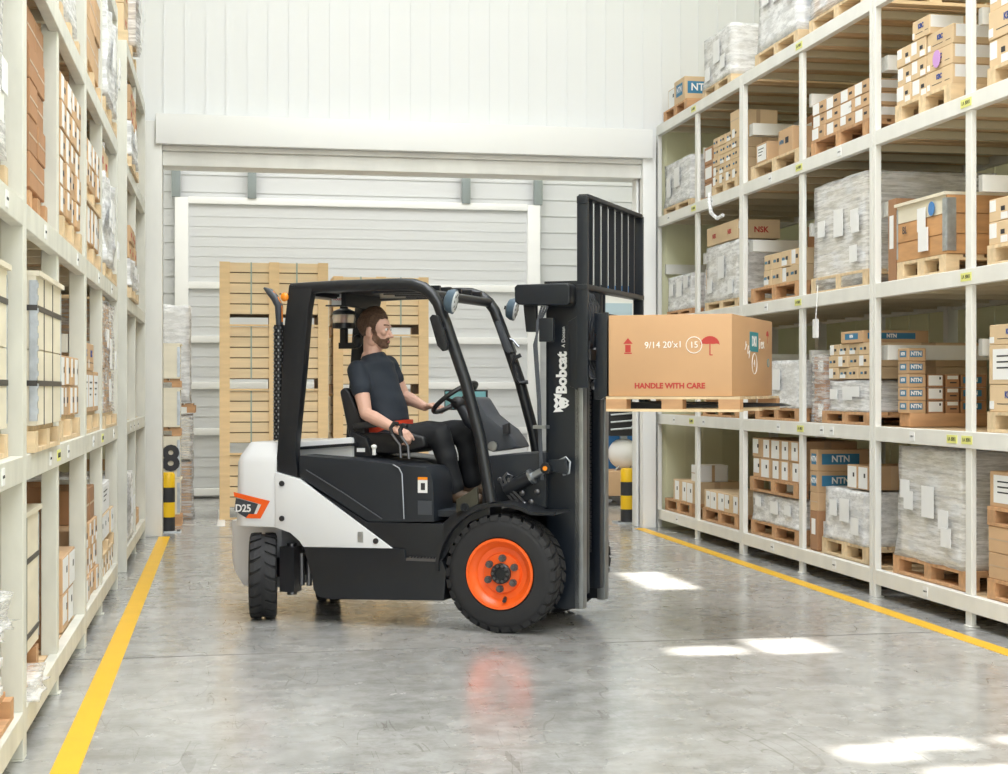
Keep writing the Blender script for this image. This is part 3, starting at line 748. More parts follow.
wrapped('R4', 2, y1 + .01, 14.45, LV[2], .4, .7, 'blue-printed cartons under clear film', 2, 1, 'kraft', 'filmc', style='ntn', lab=False, skirt=0)
y0, y1, t = P('R4', 3, 712, 738, 'palletl', h=.10)
t = cartons('R4', 3, y0, y1, t, 5, 4, .088, .5, 'hole', 'kraftl', 'small holed carton', 1)
carton(1, 4.385 + .2, y0 + .16, t, .36, .24, .16, 'plain', 'kraftl', load_label('lone taped carton on the carton wall', 'R4', 3))
g = load_label('brown labelled carton in the far stack', 'R4', 3)
for i in range(3): carton(1, 4.70, (y1 + 14.46) / 2, LV[3] + .165 * i + .002, .6, min(.3, 14.45 - y1), .162, 'labf', 'kraftd', load_label('brown labelled carton %s up' % ORD[i], 'R4', 3), g)
y0, y1, t = P('R4', 4, 702, 731, 'palletl', h=.10)
wrapped('R4', 4, y0, y1, t, .45, .95, 'hazy wrapped cartons with brown end', 3, 2, 'beige', 'filmw')
# R5
y0, y1, t = P('R5', 4, 657, 687, 'pallet', h=.13)
cartons('R5', 4, y1 - .42, y1 - .12, t, 1, 1, .2, .3, 'face', 'kraftl', 'small white-fronted carton', 1)
cartons('R5', 4, y0 + .12, y0 + .5, t, 1, 1, .24, .4, 'ntn', 'kraftl', 'tan NTN carton', 1)
y0, y1, t = P('R5', 3, 662, 691, 'palletl', h=.08)
wrapped('R5', 3, y0, y1, t, .42, 1.0, 'pale grey wrapped stack', 3, 2, 'whitebox', 'filmw')
y0, y1, t = P('R5', 2, 667, 692, 'pallet', h=.06)
wrapped('R5', 2, y0, y1, t, .33, .9, 'bright white wrapped cartons', 2, 3, 'whitebox', 'filmw')
y0, y1, t = P('R5', 0, 665, 692, 'pallet')
cartons('R5', 0, y0, y0 + .68, t, 1, 3, .21, .5, 'face', 'kraftl', 'white-fronted carton', 1)
carton(1, 4.385 + .22, y0 + .14, t + .21, .3, .24, .16, 'plain', 'whitebox', load_label('small pale carton set on the row', 'R5', 0))

# --- left rack (aisle faces look towards +X) ---
t = pallet(-1, 6.62, 7.58, -.745, 1.0, LV[1], load_label('pale pallet under plywood crate', 'L1', 1), 'palletl', .105)
crate('wooden_crate', -1, -1.72, -.742, 6.64, 7.58, t, .61, load_label('tall pale plywood crate strapped in black', 'L1', 1), 2, False, (.16, .46), (-.45, .25))
t = pallet(-1, 6.5, 7.5, -.83, .95, LV[0], load_label('wooden pallet under plywood crate', 'L1', 0), 'pallet', .105)
crate('wooden_crate', -1, -1.75, -.83, 6.52, 7.5, t, .6, load_label('plywood crate with dark straps and papers', 'L1', 0), 1, False, (.06, .38), (-.2, .1))
t = pallet(-1, 5.10, 6.25, -.80, 1.0, LV[1], load_label('wooden pallet', 'L0', 1), 'palletl', .105)
crate('wooden_crate', -1, -1.75, -.80, 5.12, 6.22, t, .6, load_label('yellowish plywood crate', 'L0', 1), 2, False, (.16, .46), ())
t = pallet(-1, 5.12, 6.25, -.78, 1.0, LV[0], load_label('dark wooden pallet under paper bundle', 'L0', 0), 'pallet', .10)
bun = empty('paper_bundle', (-1.25, 5.76, t), label=load_label('bundle of grey paper sheets', 'L0', 0), cat='paper')
for i in range(8):
    shell(.88 - .02 * (i % 3), .86, .035 * i, .035 * i + .032, .006, i * 3.1, 'whitebox', 'sheet_stack', bun, div=6)
o = shell(.34, .55, .0, .10, .05, 4.2, 'filmc', 'film_scrap', None, div=12, flare=.25); tag(o, load_label('crumpled clear film scrap on paper', 'L0', 0), 'plastic film'); o.location = (-.93, 5.80, t + .29)
o = shell(.22, .46, .0, .08, .03, 14.2, 'filmc', 'film_scrap', None, div=12, flare=.35); tag(o, load_label('crumpled clear film scrap on deck', 'L1', 0), 'plastic film'); o.location = (-.86, 6.78, LV[0] + .01)
for z_, n in ((LV[2], 1),):
    t = pallet(-1, 5.10, 6.25, -.80, 1.0, z_, load_label('wooden pallet', 'L0', 2), 'palletl', .12)
    wrapped('L0', 2, 5.12, 6.22, t, .75, .95, 'hazy film-wrapped stack', 4, 3, 'whitebox', 'film')
# L1 upper
t = pallet(-1, 6.9, 7.58, -.80, 1.0, LV[2], load_label('wooden pallet', 'L1', 2), 'pallet', .12)
cartons('L1', 2, 6.95, 7.55, t, 5, 2, .152, .95, 'brown', 'kraftd', 'dark brown carton', 2)
t = pallet(-1, 6.9, 7.58, -.80, 1.0, LV[3], load_label('wooden pallet', 'L1', 3), 'pallet', .12)
cartons('L1', 3, 6.95, 7.55, t, 3, 2, .16, .95, 'brown', 'kraftd', 'red-brown carton', 2)
# L2
cartons('L2', 0, 7.87, 8.33, LV[0], 6, 1, .128, .95, 'kbc', 'kraftd', 'brown KBC carton', 1, xf=-.84)
cartons('L2', 0, 8.36, 9.0, LV[0], 2, 2, .19, .5, 'face', 'kraft', 'white-labelled carton', 1)
t = pallet(-1, 8.0, 9.0, -.78, 1.0, LV[1], load_label('pale wooden pallet', 'L2', 1), 'palletl', .12)
cartons('L2', 1, 8.05, 9.0, t, 2, 4, .15, .5, 'small', 'kraft', 'kraft labelled carton', 1, xf=-.78)
t = pallet(-1, 7.98, 9.0, -.77, 1.0, LV[2], load_label('pale wooden pallet', 'L2', 2), 'palletl', .13)
cartons('L2', 2, 7.98, 9.0, t, 5, 4, .135, .5, 'small', 'kraft', 'kraft labelled carton', 1, xf=-.77)
t = pallet(-1, 8.0, 9.0, -.78, 1.0, LV[3], load_label('pale wooden pallet', 'L2', 3), 'palletl', .12)
wrapped('L2', 3, 8.02, 8.98, t, .64, .95, 'greyish wrapped stack', 4, 3, 'whitebox', 'film', xf=-.79)
# L3
g0 = LV[0]
cartons('L3', 0, 9.24, 10.35, g0, 1, 5, .14, .5, 'small', 'kraft', 'deck-level carton', 1, xf=-.78)
cartons('L3', 0, 9.25, 10.35, g0 + .14, 2, 4, .15, .5, 'smallb', 'kraft', 'twin-label carton', 1, xf=-.79)
cartons('L3', 0, 9.6, 10.3, g0 + .44, 1, 2, .2, .5, 'plain', 'kraftd', 'topmost dark carton', 1, xf=-.8)
t = pallet(-1, 9.24, 10.35, -.78, 1.0, LV[1], load_label('pale wooden pallet', 'L3', 1), 'palletl', .12)
t = cartons('L3', 1, 9.25, 10.35, t, 1, 3, .24, .6, 'tall', 'kraft', 'white-sheet carton', 1, xf=-.78)
cartons('L3', 1, 9.25, 9.95, t, 1, 2, .16, .6, 'kbc', 'kraft', 'upper KBC carton', 1, xf=-.78)
t = pallet(-1, 9.24, 10.35, -.77, 1.0, LV[2], load_label('lower wooden pallet', 'L3', 2), 'palletl', .12)
t = cartons('L3', 2, 9.25, 10.35, t, 1, 5, .22, .6, 'small', 'kraft', 'lower labelled carton', 1, xf=-.77)
t = pallet(-1, 9.24, 10.35, -.77, 1.0, t, load_label('upper wooden pallet', 'L3', 2), 'palletl', .10)
cartons('L3', 2, 9.25, 10.35, t, 2, 4, .14, .6, 'small', 'kraft', 'upper labelled carton', 1, xf=-.77)
t = pallet(-1, 9.24, 10.35, -.77, 1.0, LV[3], load_label('pale wooden pallet', 'L3', 3), 'palletl', .12)
cartons('L3', 3, 9.25, 10.35, t, 2, 3, .24, .8, 'brown', 'kraft', 'taped tan carton', 1, xf=-.77)
# L4
cartons('L4', 0, 10.52, 11.65, g0 + .0, 1, 5, .14, .5, 'smallb', 'kraftl', 'deck-level carton', 1, xf=-.78)
t = pallet(-1, 10.52, 11.65, -.78, .9, g0 + .14, load_label('pale wooden pallet', 'L4', 0), 'palletl', .10)
t = cartons('L4', 0, 10.52, 11.65, t, 1, 4, .17, .5, 'face', 'kraftl', 'white-labelled carton', 1, xf=-.78)
cartons('L4', 0, 10.7, 11.4, t, 1, 1, .2, .5, 'tall', 'whitebox', 'white box with black circle mark', 1, xf=-.78)
t = pallet(-1, 10.52, 11.65, -.76, 1.0, LV[1], load_label('wooden pallet with film', 'L4', 1), 'palletl', .10)
wrapped('L4', 1, 10.53, 11.64, t, .72, .95, 'orange-tan film-wrapped stack', 5, 3, 'kraft', 'filmc', xf=-.77, amp=.02)
t = pallet(-1, 10.52, 11.65, -.76, 1.0, LV[2], load_label('wooden pallet with torn film', 'L4', 2), 'palletl', .10)
t = wrapped('L4', 2, 10.53, 11.64, t, .55, .95, 'bulging white wrapped stack', 3, 3, 'whitebox', 'filmw', xf=-.76, amp=.03, skirt=.1)
cartons('L4', 2, 10.6, 11.4, t + .03, 1, 2, .18, .5, 'nsk', 'kraftl', 'tan NSK carton', 1, xf=-.79)
t = pallet(-1, 10.52, 11.65, -.76, 1.0, LV[3], load_label('wooden pallet with torn film', 'L4', 3), 'palletl', .12)
wrapped('L4', 3, 10.53, 11.64, t, .62, .95, 'white wrapped stack', 3, 3, 'whitebox', 'filmw', xf=-.75, amp=.03, skirt=.12)
# L5, L6
for lv, hh, rr, sub in ((2, .13, 2, .10), (3, .14, 2, .16)):
    t = pallet(-1, 13.05, 14.12, -.74, 1.0, LV[lv], load_label('wooden pallet', 'L5', lv), 'palletl', .10)
    t = wrapped('L5', lv, 13.07, 14.1, t, sub + .1, .95, 'white wrapped layer', 1, 3, 'whitebox', 'filmw', xf=-.74, amp=.02)
    cartons('L5', lv, 13.15, 14.1, t + .015, rr, 3, hh, .95, 'nsk', 'kraft', 'red-lettered carton', 3, xf=-.75)
t = pallet(-1, 12.9, 14.13, -.76, 1.0, LV[4], load_label('wooden pallet', 'L5', 4), 'palletl', .12)
cartons('L5', 4, 12.92, 13.46, t, 4, 1, .2, .95, 'nsk', 'kraftl', 'red-lettered carton', 3, xf=-.78)
wrapped('L5', 4, 13.5, 14.1, t, .6, .95, 'film-wrapped stack with loose film', 3, 1, 'kraftl', 'film', xf=-.72, amp=.04)
wrapped('L5', 0, 13.1, 14.1, LV[0], .52, .9, 'white plastic-covered stack on deck', 2, 2, 'whitebox', 'filmw', xf=-.78, amp=.03, skirt=0)
g = load_label('small orange open box', 'L6', 0)
for i in range(3): carton(-1, -.95, 14.6 + .28 * i, LV[0], .3, .22, .14, 'plain', 'kraft', load_label('small orange box %s from left' % ORD[i], 'L6', 0), g)
o = MB().box(-.25, .25, -.015, .015, 0, .62).build('board_panel', M['kraft'], bevel=.003); o.location = (-1.05, 14.36, LV[0]); tag(o, load_label('upright brown board panel', 'L6', 0), 'board')

# hanging tie and film loops on the right rack
o = MB().tube([(RX - .02, 14.0, LV[3] + .02), (RX - .04, 13.95, LV[3] - .08), (RX - .05, 13.85, LV[3] - .18), (RX - .04, 13.7, LV[3] - .24), (RX - .02, 13.6, LV[3] - .22)], .018, 6).build('film_loop', M['filmw'])
tag(o, 'white film loop hanging from the fourth shelf, right rack, second bay', 'plastic film')
o = MB().tube([(RX - .012, 11.3, LV[2] + .05), (RX - .02, 11.3, LV[2] - .1), (RX - .02, 11.32, LV[2] - .2)], .004, 6).box(RX - .03, RX - .012, 11.28, 11.36, LV[2] - .34, LV[2] - .2).build('hanging_tag', M['label'])
tag(o, 'white paper tag hanging on a string from the third shelf, right rack', 'tag')

# ------------------------------------------------------------------ goods and fittings in the rear room
def slat_crate(x, y, z, W_, D_, h, label, group):
    root = empty('slatted_crate', (x, y, z), label=label, cat='crate', group=group)
    X, Y = W_ / 2, D_ / 2; f = .13
    for xx in (-X, -.055, X - .11):
        MB().box(xx, xx + .11, -Y - .04, -Y, f * 0, h).build('corner_post', M['pine'], root, smooth=0)
    for xx in (-X, X - .11):
        MB().box(xx, xx + .11, Y, Y + .02, 0, h).build('corner_post', M['pine'], root, smooth=0)
    MB().box(-X, X, -Y - .03, -Y - .0, 0, .022).build('foot_board', M['pine'], root, smooth=0)
    mb = MB(); mb.box(-X + .02, X - .02, -Y + .025, Y - .025, f, h - .01); mb.build('inner_shade', M['shade_lining'], root, smooth=0)  # dark solid put in for the shade seen between the boards
    n = 5; hb = (h - f) / n
    for i in range(n):
        mb = MB(); z0 = f + hb * i
        mb.box(-X, X, -Y, -Y + .02, z0 + .006, z0 + hb - .006); mb.box(-X, X, Y - .02, Y, z0 + .006, z0 + hb - .006)
        mb.box(-X, -X + .02, -Y, Y, z0 + .006, z0 + hb - .006); mb.box(X - .02, X, -Y, Y, z0 + .006, z0 + hb - .006)
        mb.build('side_board', M['pineh'], root, smooth=0)
    for xx in (-X + .01, -.045, X - .10): MB().box(xx, xx + .09, -Y + .01, Y - .01, .022, f - .002).build('skid', M['pallet'], root, smooth=0)
    for xx, m in ((-X * .42, 'strapg'), (X * .42, 'strapg')):
        MB().box(xx - .008, xx + .008, -Y - .005, -Y - .001, f, h).build('strap', M[m], root, smooth=0)
    return root
ch = .70
names = ('bottom', 'second', 'third', 'top')
proto = None
for cx_, n_, wd, yb_, side_ in ((.505, 4, 1.17, 17.7, 'left'), (1.70, 4, 1.07, 18.0, 'right')):
    hh = ch if side_ == 'left' else .67
    for k in range(n_):
        slat_crate(cx_, yb_ + .45, k * (hh + .001), wd, .8, hh, '%s pale pine slatted crate of the %s stack behind the forklift' % (names[k], side_), 'slatted pine crates behind the forklift')
# stacks beside the doorway
def small_case(x, y, z, w_, d_, h, label):
    r, X, Y = crate('wooden_case', -1, x - w_ / 2, x + w_ / 2, y - d_ / 2, y + d_ / 2, z, h, label, 1)
    return r
zs = [(.0, .3), (.62, .42), (1.16, .48), (1.76, .62)]
nm = ['bottom', 'second', 'third', 'top']
xx_ = -.83
z = 0
t = pallet(-1, 17.0, 17.5, -.46, .7, 0, 'wooden pallet on the floor behind the left striped bollard', 'pallet', .12)
NMC = ('lowest', 'second lowest', 'third', 'topmost')
for i, h in enumerate((.36, .43, .40, .36)):
    cs_ = small_case(-.81, 17.25, t, .66, .48, h, '%s steel-edged plywood case of the stack behind the left bollard' % NMC[i])
    if i == 1: text('stencil', '8', .36, (.24, -.27, .2), (1, 0, 0), (0, 0, 1), M['ink'], cs_, bold=.012)
    t += h + .012
    if 0 < i < 3: t = pallet(-1, 17.02, 17.48, -.47, .68, t, 'small pallet under the %s plywood case behind left bollard' % NMC[i + 1], 'pallet', .09)
def free_wrapped(x, y, z, w_, d_, h, rows, label, mk, fm, amp):
    root = empty('wrapped_load', (x, y, z), label=label, cat='wrapped load')
    for i in range(rows):
        MB().box(-w_ / 2 + .02, w_ / 2 - .02, -d_ / 2 + .02, d_ / 2 - .02, i * h / rows + .003, (i + 1) * h / rows - .003).build('inner_carton', M[mk], root, smooth=0)
    shell(w_, d_, 0, h + .01, amp, x * 7 + z, fm, 'stretch_film', root, flare=.04)
    MB().box(-.01, .01, -d_ / 2 - .012, -d_ / 2 - .008, .0, h).build('strap', M['strapg'], root, smooth=0)
    return root
free_wrapped(-.70, 18.2, 0.0, .66, .6, .62, 3, 'brown film-wrapped load on the floor in the lower left stack', 'kraft', 'filmc', .03)
free_wrapped(-.70, 18.2, .65, .64, .6, .47, 2, 'yellowish wrapped load in the middle of the left stack', 'beige', 'filmc', .03)
t = pallet(-1, 17.9, 18.5, -.34, .7, 1.16, 'dark wooden pallet under the highest wrapped load', 'pallet', .1)
free_wrapped(-.72, 18.2, t + .01, .64, .62, 1.05, 4, 'tall silvery wrapped load at the top of the left stack', 'whitebox', 'filmw', .025)

def bollard(x, y, label, zt):
    root = empty('bollard', (x, y, 0), label=label, cat='bollard', group=None)
    n = 4; h = zt / n
    for i in range(n):
        r = .068
        prof = [(r, i * h), (r, (i + 1) * h)] if i < n - 1 else [(r, i * h), (r, (i + 1) * h - .02), (r * .8, (i + 1) * h)]
        o = MB().lathe(prof, 24, axis='z').build('black_band' if i % 2 == 0 else 'yellow_band', M['blackb'] if i % 2 == 0 else M['yellowb'], root)
    mb = MB(); mb.box(-.13, .13, -.13, .13, 0, .012); mb.build('base_plate', M['galv'], root, bevel=.003)
    for sx in (-1, 1): MB().lathe([(.015, .012), (.015, .03)], 8, axis='z').build('anchor_bolt', M['bolt'], root).location = (sx * .105, -.1, 0)
    return root
bollard(-.575, 16.35, 'black and yellow banded bollard by the left doorway column', .59)
bollard(4.165, 16.5, 'black and yellow banded bollard by the right doorway column', .58)

# white cabinet with blue trim, and the compressor beside it, seen behind the mast
cb = empty('storage_cabinet', (5.25, 19.9, 0), label='white and blue storage cabinet with pale glass behind the mast', cat='cabinet')
MB().box(-1.1, 1.1, -.3, .3, 0, 2.62).build('cabinet_body', M['whitep'], cb, bevel=.01)
MB().box(-1.12, 1.12, -.32, .32, 2.62, 2.72).build('blue_cap', M['blue'], cb, bevel=.01)
MB().box(-1.0, 1.0, -.312, -.3, 1.95, 2.5).build('window_pane', M['paleglass'], cb, smooth=0)
MB().box(-1.0, 1.0, -.315, -.3, .2, .95).build('lower_panel', M['blue'], cb, smooth=0)
MB().box(-1.0, 1.0, -.33, -.3, 1.0, 1.12).build('middle_rail', M['whitep'], cb, bevel=.005)
cp = empty('air_compressor', (4.80, 19.2, .423), label='dark compressor with a round white tank on brown timber', cat='compressor')
MB().ell((0, 0, .20), (.19, .19, .19)).build('tank', M['whitebox'], cp)
mb = MB(); mb.box(-.22, .3, -.15, .15, .42, .9); mb.build('motor_housing', M['blackb'], cp, bevel=.03)
mb = MB()
for k in range(4): mb.tube([(-.2, -.17, .5 + .09 * k), (.05, -.2, .52 + .09 * k), (.12, -.17, .6 + .06 * k)], .012, 6)
mb.build('hose', M['galv'], cp)
MB().box(-.04, .04, -.04, .04, .34, .44).build('neck', M['galv'], cp)
mb = MB(); [mb.tube([(sx * .13, -.1, 0), (sx * .06, -.08, .06)], .012, 6) for sx in (-1, 1)]; mb.build('foot', M['galv'], cp)
MB().box(-.05, .05, -.05, .05, 0, .03).build('foot', M['galv'], cp)
cs = empty('timber_case', (4.9, 19.2, 0), label='low brown timber case under the compressor', cat='case')
MB().box(-.6, .6, -.3, .3, .12, .42).build('case_body', M['kraft'], cs, bevel=.005)
mb = MB(); [mb.box(x, x + .1, -.3, .3, 0, .12) for x in (-.6, -.05, .5)]; mb.build('skid', M['pallet'], cs)

# ------------------------------------------------------------------ forklift, built in its own frame: x forward, y to its far side, z up
FO = Vector((1.5794, 9.1417, 0)); FA = -radians(30.413)
FU = Vector((cos(FA), sin(FA), 0)); FV = Vector((-sin(FA), cos(FA), 0))
fk = empty('forklift', FO, FA, label='white and charcoal forklift with orange wheels carrying a carton', cat='forklift')
def T(px, py, v):
    """point of the forklift's frame seen at (px, py) on the lengthwise plane y = v, as (x, z)"""
    r = ray(px, py); t = (v + FO.dot(FV)) / r.dot(FV); p = r * t
    return ((p - FO).dot(FU), HC + p.z)
def TT(px, py, v): u, z = T(px, py, v); return Vector((u, v, z))
def poly(pts, v): return [T(a, b_, v) for a, b_ in pts]
VC = .56; VW = 1.12
def mir(v): return VW - v
def both(name, pts, v0, v1, m, bevel=.006, vv=None):
    P_ = poly(pts, v0 if vv is None else vv)
    a = MB().prism(P_, v0, v1).build(name, M[m], fk, bevel=bevel); b_ = MB().prism(P_, mir(v0), mir(v1)).build(name, M[m], fk, bevel=bevel)
    return a, b_

def wheel(name, c, R, wd, rimr, out, steer=0, lugs=30):
    """out=-1: outer face towards -y"""
    root = link(name, MB().lathe([(rimr, -wd / 2 + .03), (rimr + .02, -wd / 2), (R * .80, -wd / 2 - .004), (R * .9, -wd / 2 + .004), (R * .955, -wd / 2 + .02), (R * .965, 0), (R * .955, wd / 2 - .02), (R * .9, wd / 2 - .004), (R * .80, wd / 2), (rimr + .02, wd / 2), (rimr, wd / 2 - .03), (rimr * .9, wd / 2 - .06), (rimr * .9, -wd / 2 + .06), (rimr, -wd / 2 + .03)], 56, cap=False).mesh(name, M['rubber'], smooth=40), fk)
    root.location = c; root.rotation_euler = (0, 0, steer)
    mb = MB()
    for k in range(lugs):
        for sgn in (-1, 1):
            a = 2 * pi * (k + (.5 if sgn > 0 else 0)) / lugs; da = 2 * pi / lugs * .36
            P_ = []
            for (r, y, tw) in ((R * .90, sgn * (wd / 2 + .001), 0), (R * .985, sgn * (wd / 2 - .008), .0), (R, sgn * (wd / 2 - .03), .02), (R, sgn * .012, .10)):
                P_.append([(r, y, a - da + tw), (r, y, a + da + tw)])
            P_.append([(R * .93, sgn * .012, a - da + .1), (R * .93, sgn * .012, a + da + .1)])
            V_ = [[mb.bm.verts.new((r * cos(t), y, r * sin(t))) for r, y, t in q] for q in P_]
            for i in range(len(V_) - 1): mb._f([V_[i][0], V_[i][1], V_[i + 1][1], V_[i + 1][0]])
            L0 = [q[0] for q in V_]; L1 = [q[1] for q in V_]
            mb._f(L0); mb._f(L1[::-1]); mb._f([V_[0][0], V_[-1][0], V_[-1][1], V_[0][1]])
    mb.build('tread_lugs', M['rubber'], root, smooth=0)
    o = out
    rim = MB().lathe([(rimr + .012, o * (wd / 2 - .005)), (rimr + .012, o * (wd / 2 + .004)), (rimr - .004, o * (wd / 2 + .004)), (rimr - .018, o * (wd / 2 - .02)), (rimr - .03, o * (wd / 2 - .028)), (rimr - .042, o * (wd / 2 - .045)),
                      (rimr * .62, o * (wd / 2 - .052)), (rimr * .58, o * (wd / 2 - .038)), (rimr * .30, o * (wd / 2 - .034)), (rimr * .30, o * (wd / 2 - .10))], 48, cap=False).build('rim', M['orange'], root, smooth=30)
    hub = MB().lathe([(rimr * .31, o * (wd / 2 - .04)), (rimr * .31, o * (wd / 2 - .016)), (rimr * .27, o * (wd / 2 - .010)), (rimr * .17, o * (wd / 2 - .012)), (rimr * .15, o * (wd / 2 - .02)), (.001, o * (wd / 2 - .02))], 24, cap=False).build('hub', M['tblack'], root)
    for k in range(10):
        a = 2 * pi * k / 10; MB().cyl((rimr * .235 * cos(a), o * (wd / 2 - .012), rimr * .235 * sin(a)), (rimr * .235 * cos(a), o * (wd / 2 - .002), rimr * .235 * sin(a)), .008, 6).build('hub_bolt', M['bolt'], hub)
    for k in range(6):
        a = 2 * pi * (k + .42) / 6; p = (rimr * .46 * cos(a), rimr * .46 * sin(a))
        MB().cyl((p[0], o * (wd / 2 - .04), p[1]), (p[0], o * (wd / 2 - .024), p[1]), .022, 16).cyl((p[0], o * (wd / 2 - .024), p[1]), (p[0], o * (wd / 2 - .002), p[1]), .016, 6).build('lug_nut', M['bolt'], root)
    MB().cyl((.02, o * (wd / 2 - .045), -rimr * .74), (.03, o * (wd / 2 - .0), -rimr * .80), .011, 10).build('valve', M['blackb'], root)
    return root
wheel('front_wheel', (-.035, .105, .346), .346, .21, .195, -1)
wheel('front_wheel', (-.035, VW - .105, .346), .346, .21, .195, 1)
wheel('rear_wheel', (-1.645, .12, .265), .265, .165, .15, -1, steer=-radians(62), lugs=22)
wheel('rear_wheel', (-1.645, VW - .12, .265), .265, .165, .15, 1, steer=-radians(62), lugs=22)
mb = MB(); mb.box(-1.66, -1.5, .26, VW - .26, .24, .36)
mb.build('rear_axle', M['tblack'], fk, bevel=.01)
for v in (.22, VW - .22):
    mb = MB(); mb.box(-1.56, -1.46, v - .05, v + .05, .16, .44); mb.cyl((-1.5, v, .14), (-1.5, v, .46), .03, 12)
    for k in range(3): mb.cyl((-1.43 + .05 * k, v, .2), (-1.43 + .05 * k, v, .4 - .05 * k), .018, 8)
    mb.build('steering_knuckle', M['bolt'], fk)
MB().cyl((-.0, .2, .346), (0, VW - .2, .346), .09, 20).build('front_axle', M['tblack'], fk)

# chassis and body panels
both('side_skirt', [(303, 547), (392, 548.5), (404, 549), (406, 560), (442, 560), (446, 572), (444, 601), (328, 599.5), (318, 597), (313, 590), (312, 580), (308, 566)], .03, .30, 'tblack', .012)
both('step_panel', [(298, 479), (367, 522), (443, 523.6), (443, 560), (406, 560), (404, 549), (303, 547)], .045, .30, 'tblack', .008)
both('side_panel', [(275, 472), (299, 479), (392, 548.5), (303, 547), (299, 541), (290, 533), (275, 527.6)], .03, .06, 'twhite', .006)
for q in ((282, 483.5), (282, 518.5), (376, 541)):
    p = TT(q[0], q[1], .03); MB().cyl(p, p + Vector((0, -.008, 0)), .017, 14).build('panel_bolt', M['blackb'], fk)
p = TT(360.5, 537, .028); MB().box(p.x - .018, p.x + .018, .025, .03, p.z - .032, p.z + .032).build('filler_plate', M['galv'], fk, bevel=.002)
mb = MB(); a = T(300, 540, .3); 
mb.box(-1.30, -.36, .29, VW - .29, .22, .60); mb.build('chassis_belly', M['tblack'], fk, bevel=.02)
mb = MB(); mb.box(-1.36, -.42, .07, VW - .07, .56, .62); mb.build('chassis_frame', M['tblack'], fk)
# step with tread
p0, p1 = T(406, 560, .03), T(443, 560, .03)
mb = MB(); mb.box(p0[0], p1[0] - .01, .03, .28, p0[1] - .004, p0[1] + .012)
for k in range(9): mb.box(p0[0] + .02 + k * .021, p0[0] + .03 + k * .021, .03, .26, p0[1] + .012, p0[1] + .020)
mb.build('foot_step', M['bolt'], fk)
# counterweight: rounded plan, upper body
def plan_rounded(x_front, x_back, v0, v1, r, bulge=.0, n=7):
    P_ = [(x_front, v0)]
    for k in range(n): a = pi / 2 * k / (n - 1); P_.append((x_back + r - r * sin(a), v0 + r - r * cos(a)))
    P_.append((x_back - bulge, (v0 + v1) / 2))
    for k in range(n): a = pi / 2 * (1 - k / (n - 1)); P_.append((x_back + r - r * sin(a), v1 - r + r * cos(a)))
    P_.append((x_front, v1)); return P_
xb, zt = T(233, 480, .06)[0], T(255, 441, .3)[1]
xf_, za = T(275.6, 527.6, .04)
mb = MB()
A = plan_rounded(xf_, xb, .04, VW - .04, .09, .16); B_ = plan_rounded(xf_, xb + .01, .04, VW - .04, .09, .14)
zsh = T(235, 462, .06)[1]
C_ = plan_rounded(xf_, xb + .06, .10, VW - .10, .10, .02)
def levels(mb, rings):
    R_ = [[mb.bm.verts.new((x, y, z)) for x, y in pts] for pts, z in rings]; n = len(R_[0])
    for a_, b__ in zip(R_, R_[1:]):
        for i in range(n): mb._f([a_[i], a_[(i + 1) % n], b__[(i + 1) % n], b__[i]])
    mb._f(R_[0][::-1]); mb._f(R_[-1])
levels(mb, [(A, za), (B_, zsh), (plan_rounded(xf_, xb + .02, .055, VW - .055, .09, .03), zsh + .04), (C_, zt)])
mb.build('counterweight', M['twhite'], fk, bevel=.012, smooth=50)
mb = MB()
lowp = lambda e: plan_rounded(-1.62 , xb - .19 + e, .31 + e, VW - .31 - e, .09, .01)
levels(mb, [(lowp(.05), .16), (lowp(.01), .26), (lowp(.0), .34), (lowp(.0), za + .01)])
mb.build('counterweight_keel', M['twhite'], fk, bevel=.01, smooth=50)
# hood cover behind the seat
MB().prism(poly([(296, 442), (352, 437), (352, 464), (298, 470)], .25), .25, VW - .25).build('hood_cover', M['twhite'], fk, bevel=.02)
MB().prism(poly([(295, 447), (352, 443), (352, 446), (295, 450)], .2), .2, VW - .2).build('hood_seam', M['tblack'], fk)
both('hood', [(298.6, 455), (350, 459), (394, 464), (401, 468), (404, 522), (368, 522), (299, 477)], .05, VC, 'tdark', .012)
# raised crease on the hood side
mb = MB(); mb.tube([TT(306, 470, .046), TT(345, 494, .046), TT(382, 519, .046)], .004, 6); mb.build('hood_crease', M['tgrey'], fk)
con, con2 = both('side_console', [(392, 464.5), (425, 467), (430, 472), (433, 482), (434, 522), (403, 522), (401, 473), (396, 467)], .04, .34, 'tdark', .015)
mb = MB(); mb.tube([TT(393, 464.5, .038), TT(399, 468, .038), TT(402, 474, .038), TT(404, 519, .038)], .004, 6); mb.build('console_edge', M['rail'], fk)
def plate(name, x0, y0, x1, y1, v, m, par=None, t=.003):
    a = T(x0, y0, v); b_ = T(x1, y1, v)
    return MB().box(min(a[0], b_[0]), max(a[0], b_[0]), v - t, v, min(a[1], b_[1]), max(a[1], b_[1])).build(name, M[m], par or fk, smooth=0)
s_ = plate('warning_sticker', 418, 477, 427.5, 493, .038, 'label'); s_['label'] = 'white and orange warning sticker'
plate('sticker_band', 418, 477, 427.5, 480, .035, 'amber', s_); plate('sticker_symbol', 421, 483, 425, 490, .035, 'ink', s_)
plate('data_plate', 418, 500.5, 432, 515, .038, 'tgrey')
mb = MB()
for k in range(5):
    for j in range(4):
        x_ = -1.0 + .035 * k + .12; mb.box(x_, x_ + .02, .08 + .05 * j, .11 + .05 * j, T(410, 466, .1)[1] + .0, T(410, 466, .1)[1] + .012)
mb.build('console_grille', M['blackb'], fk)
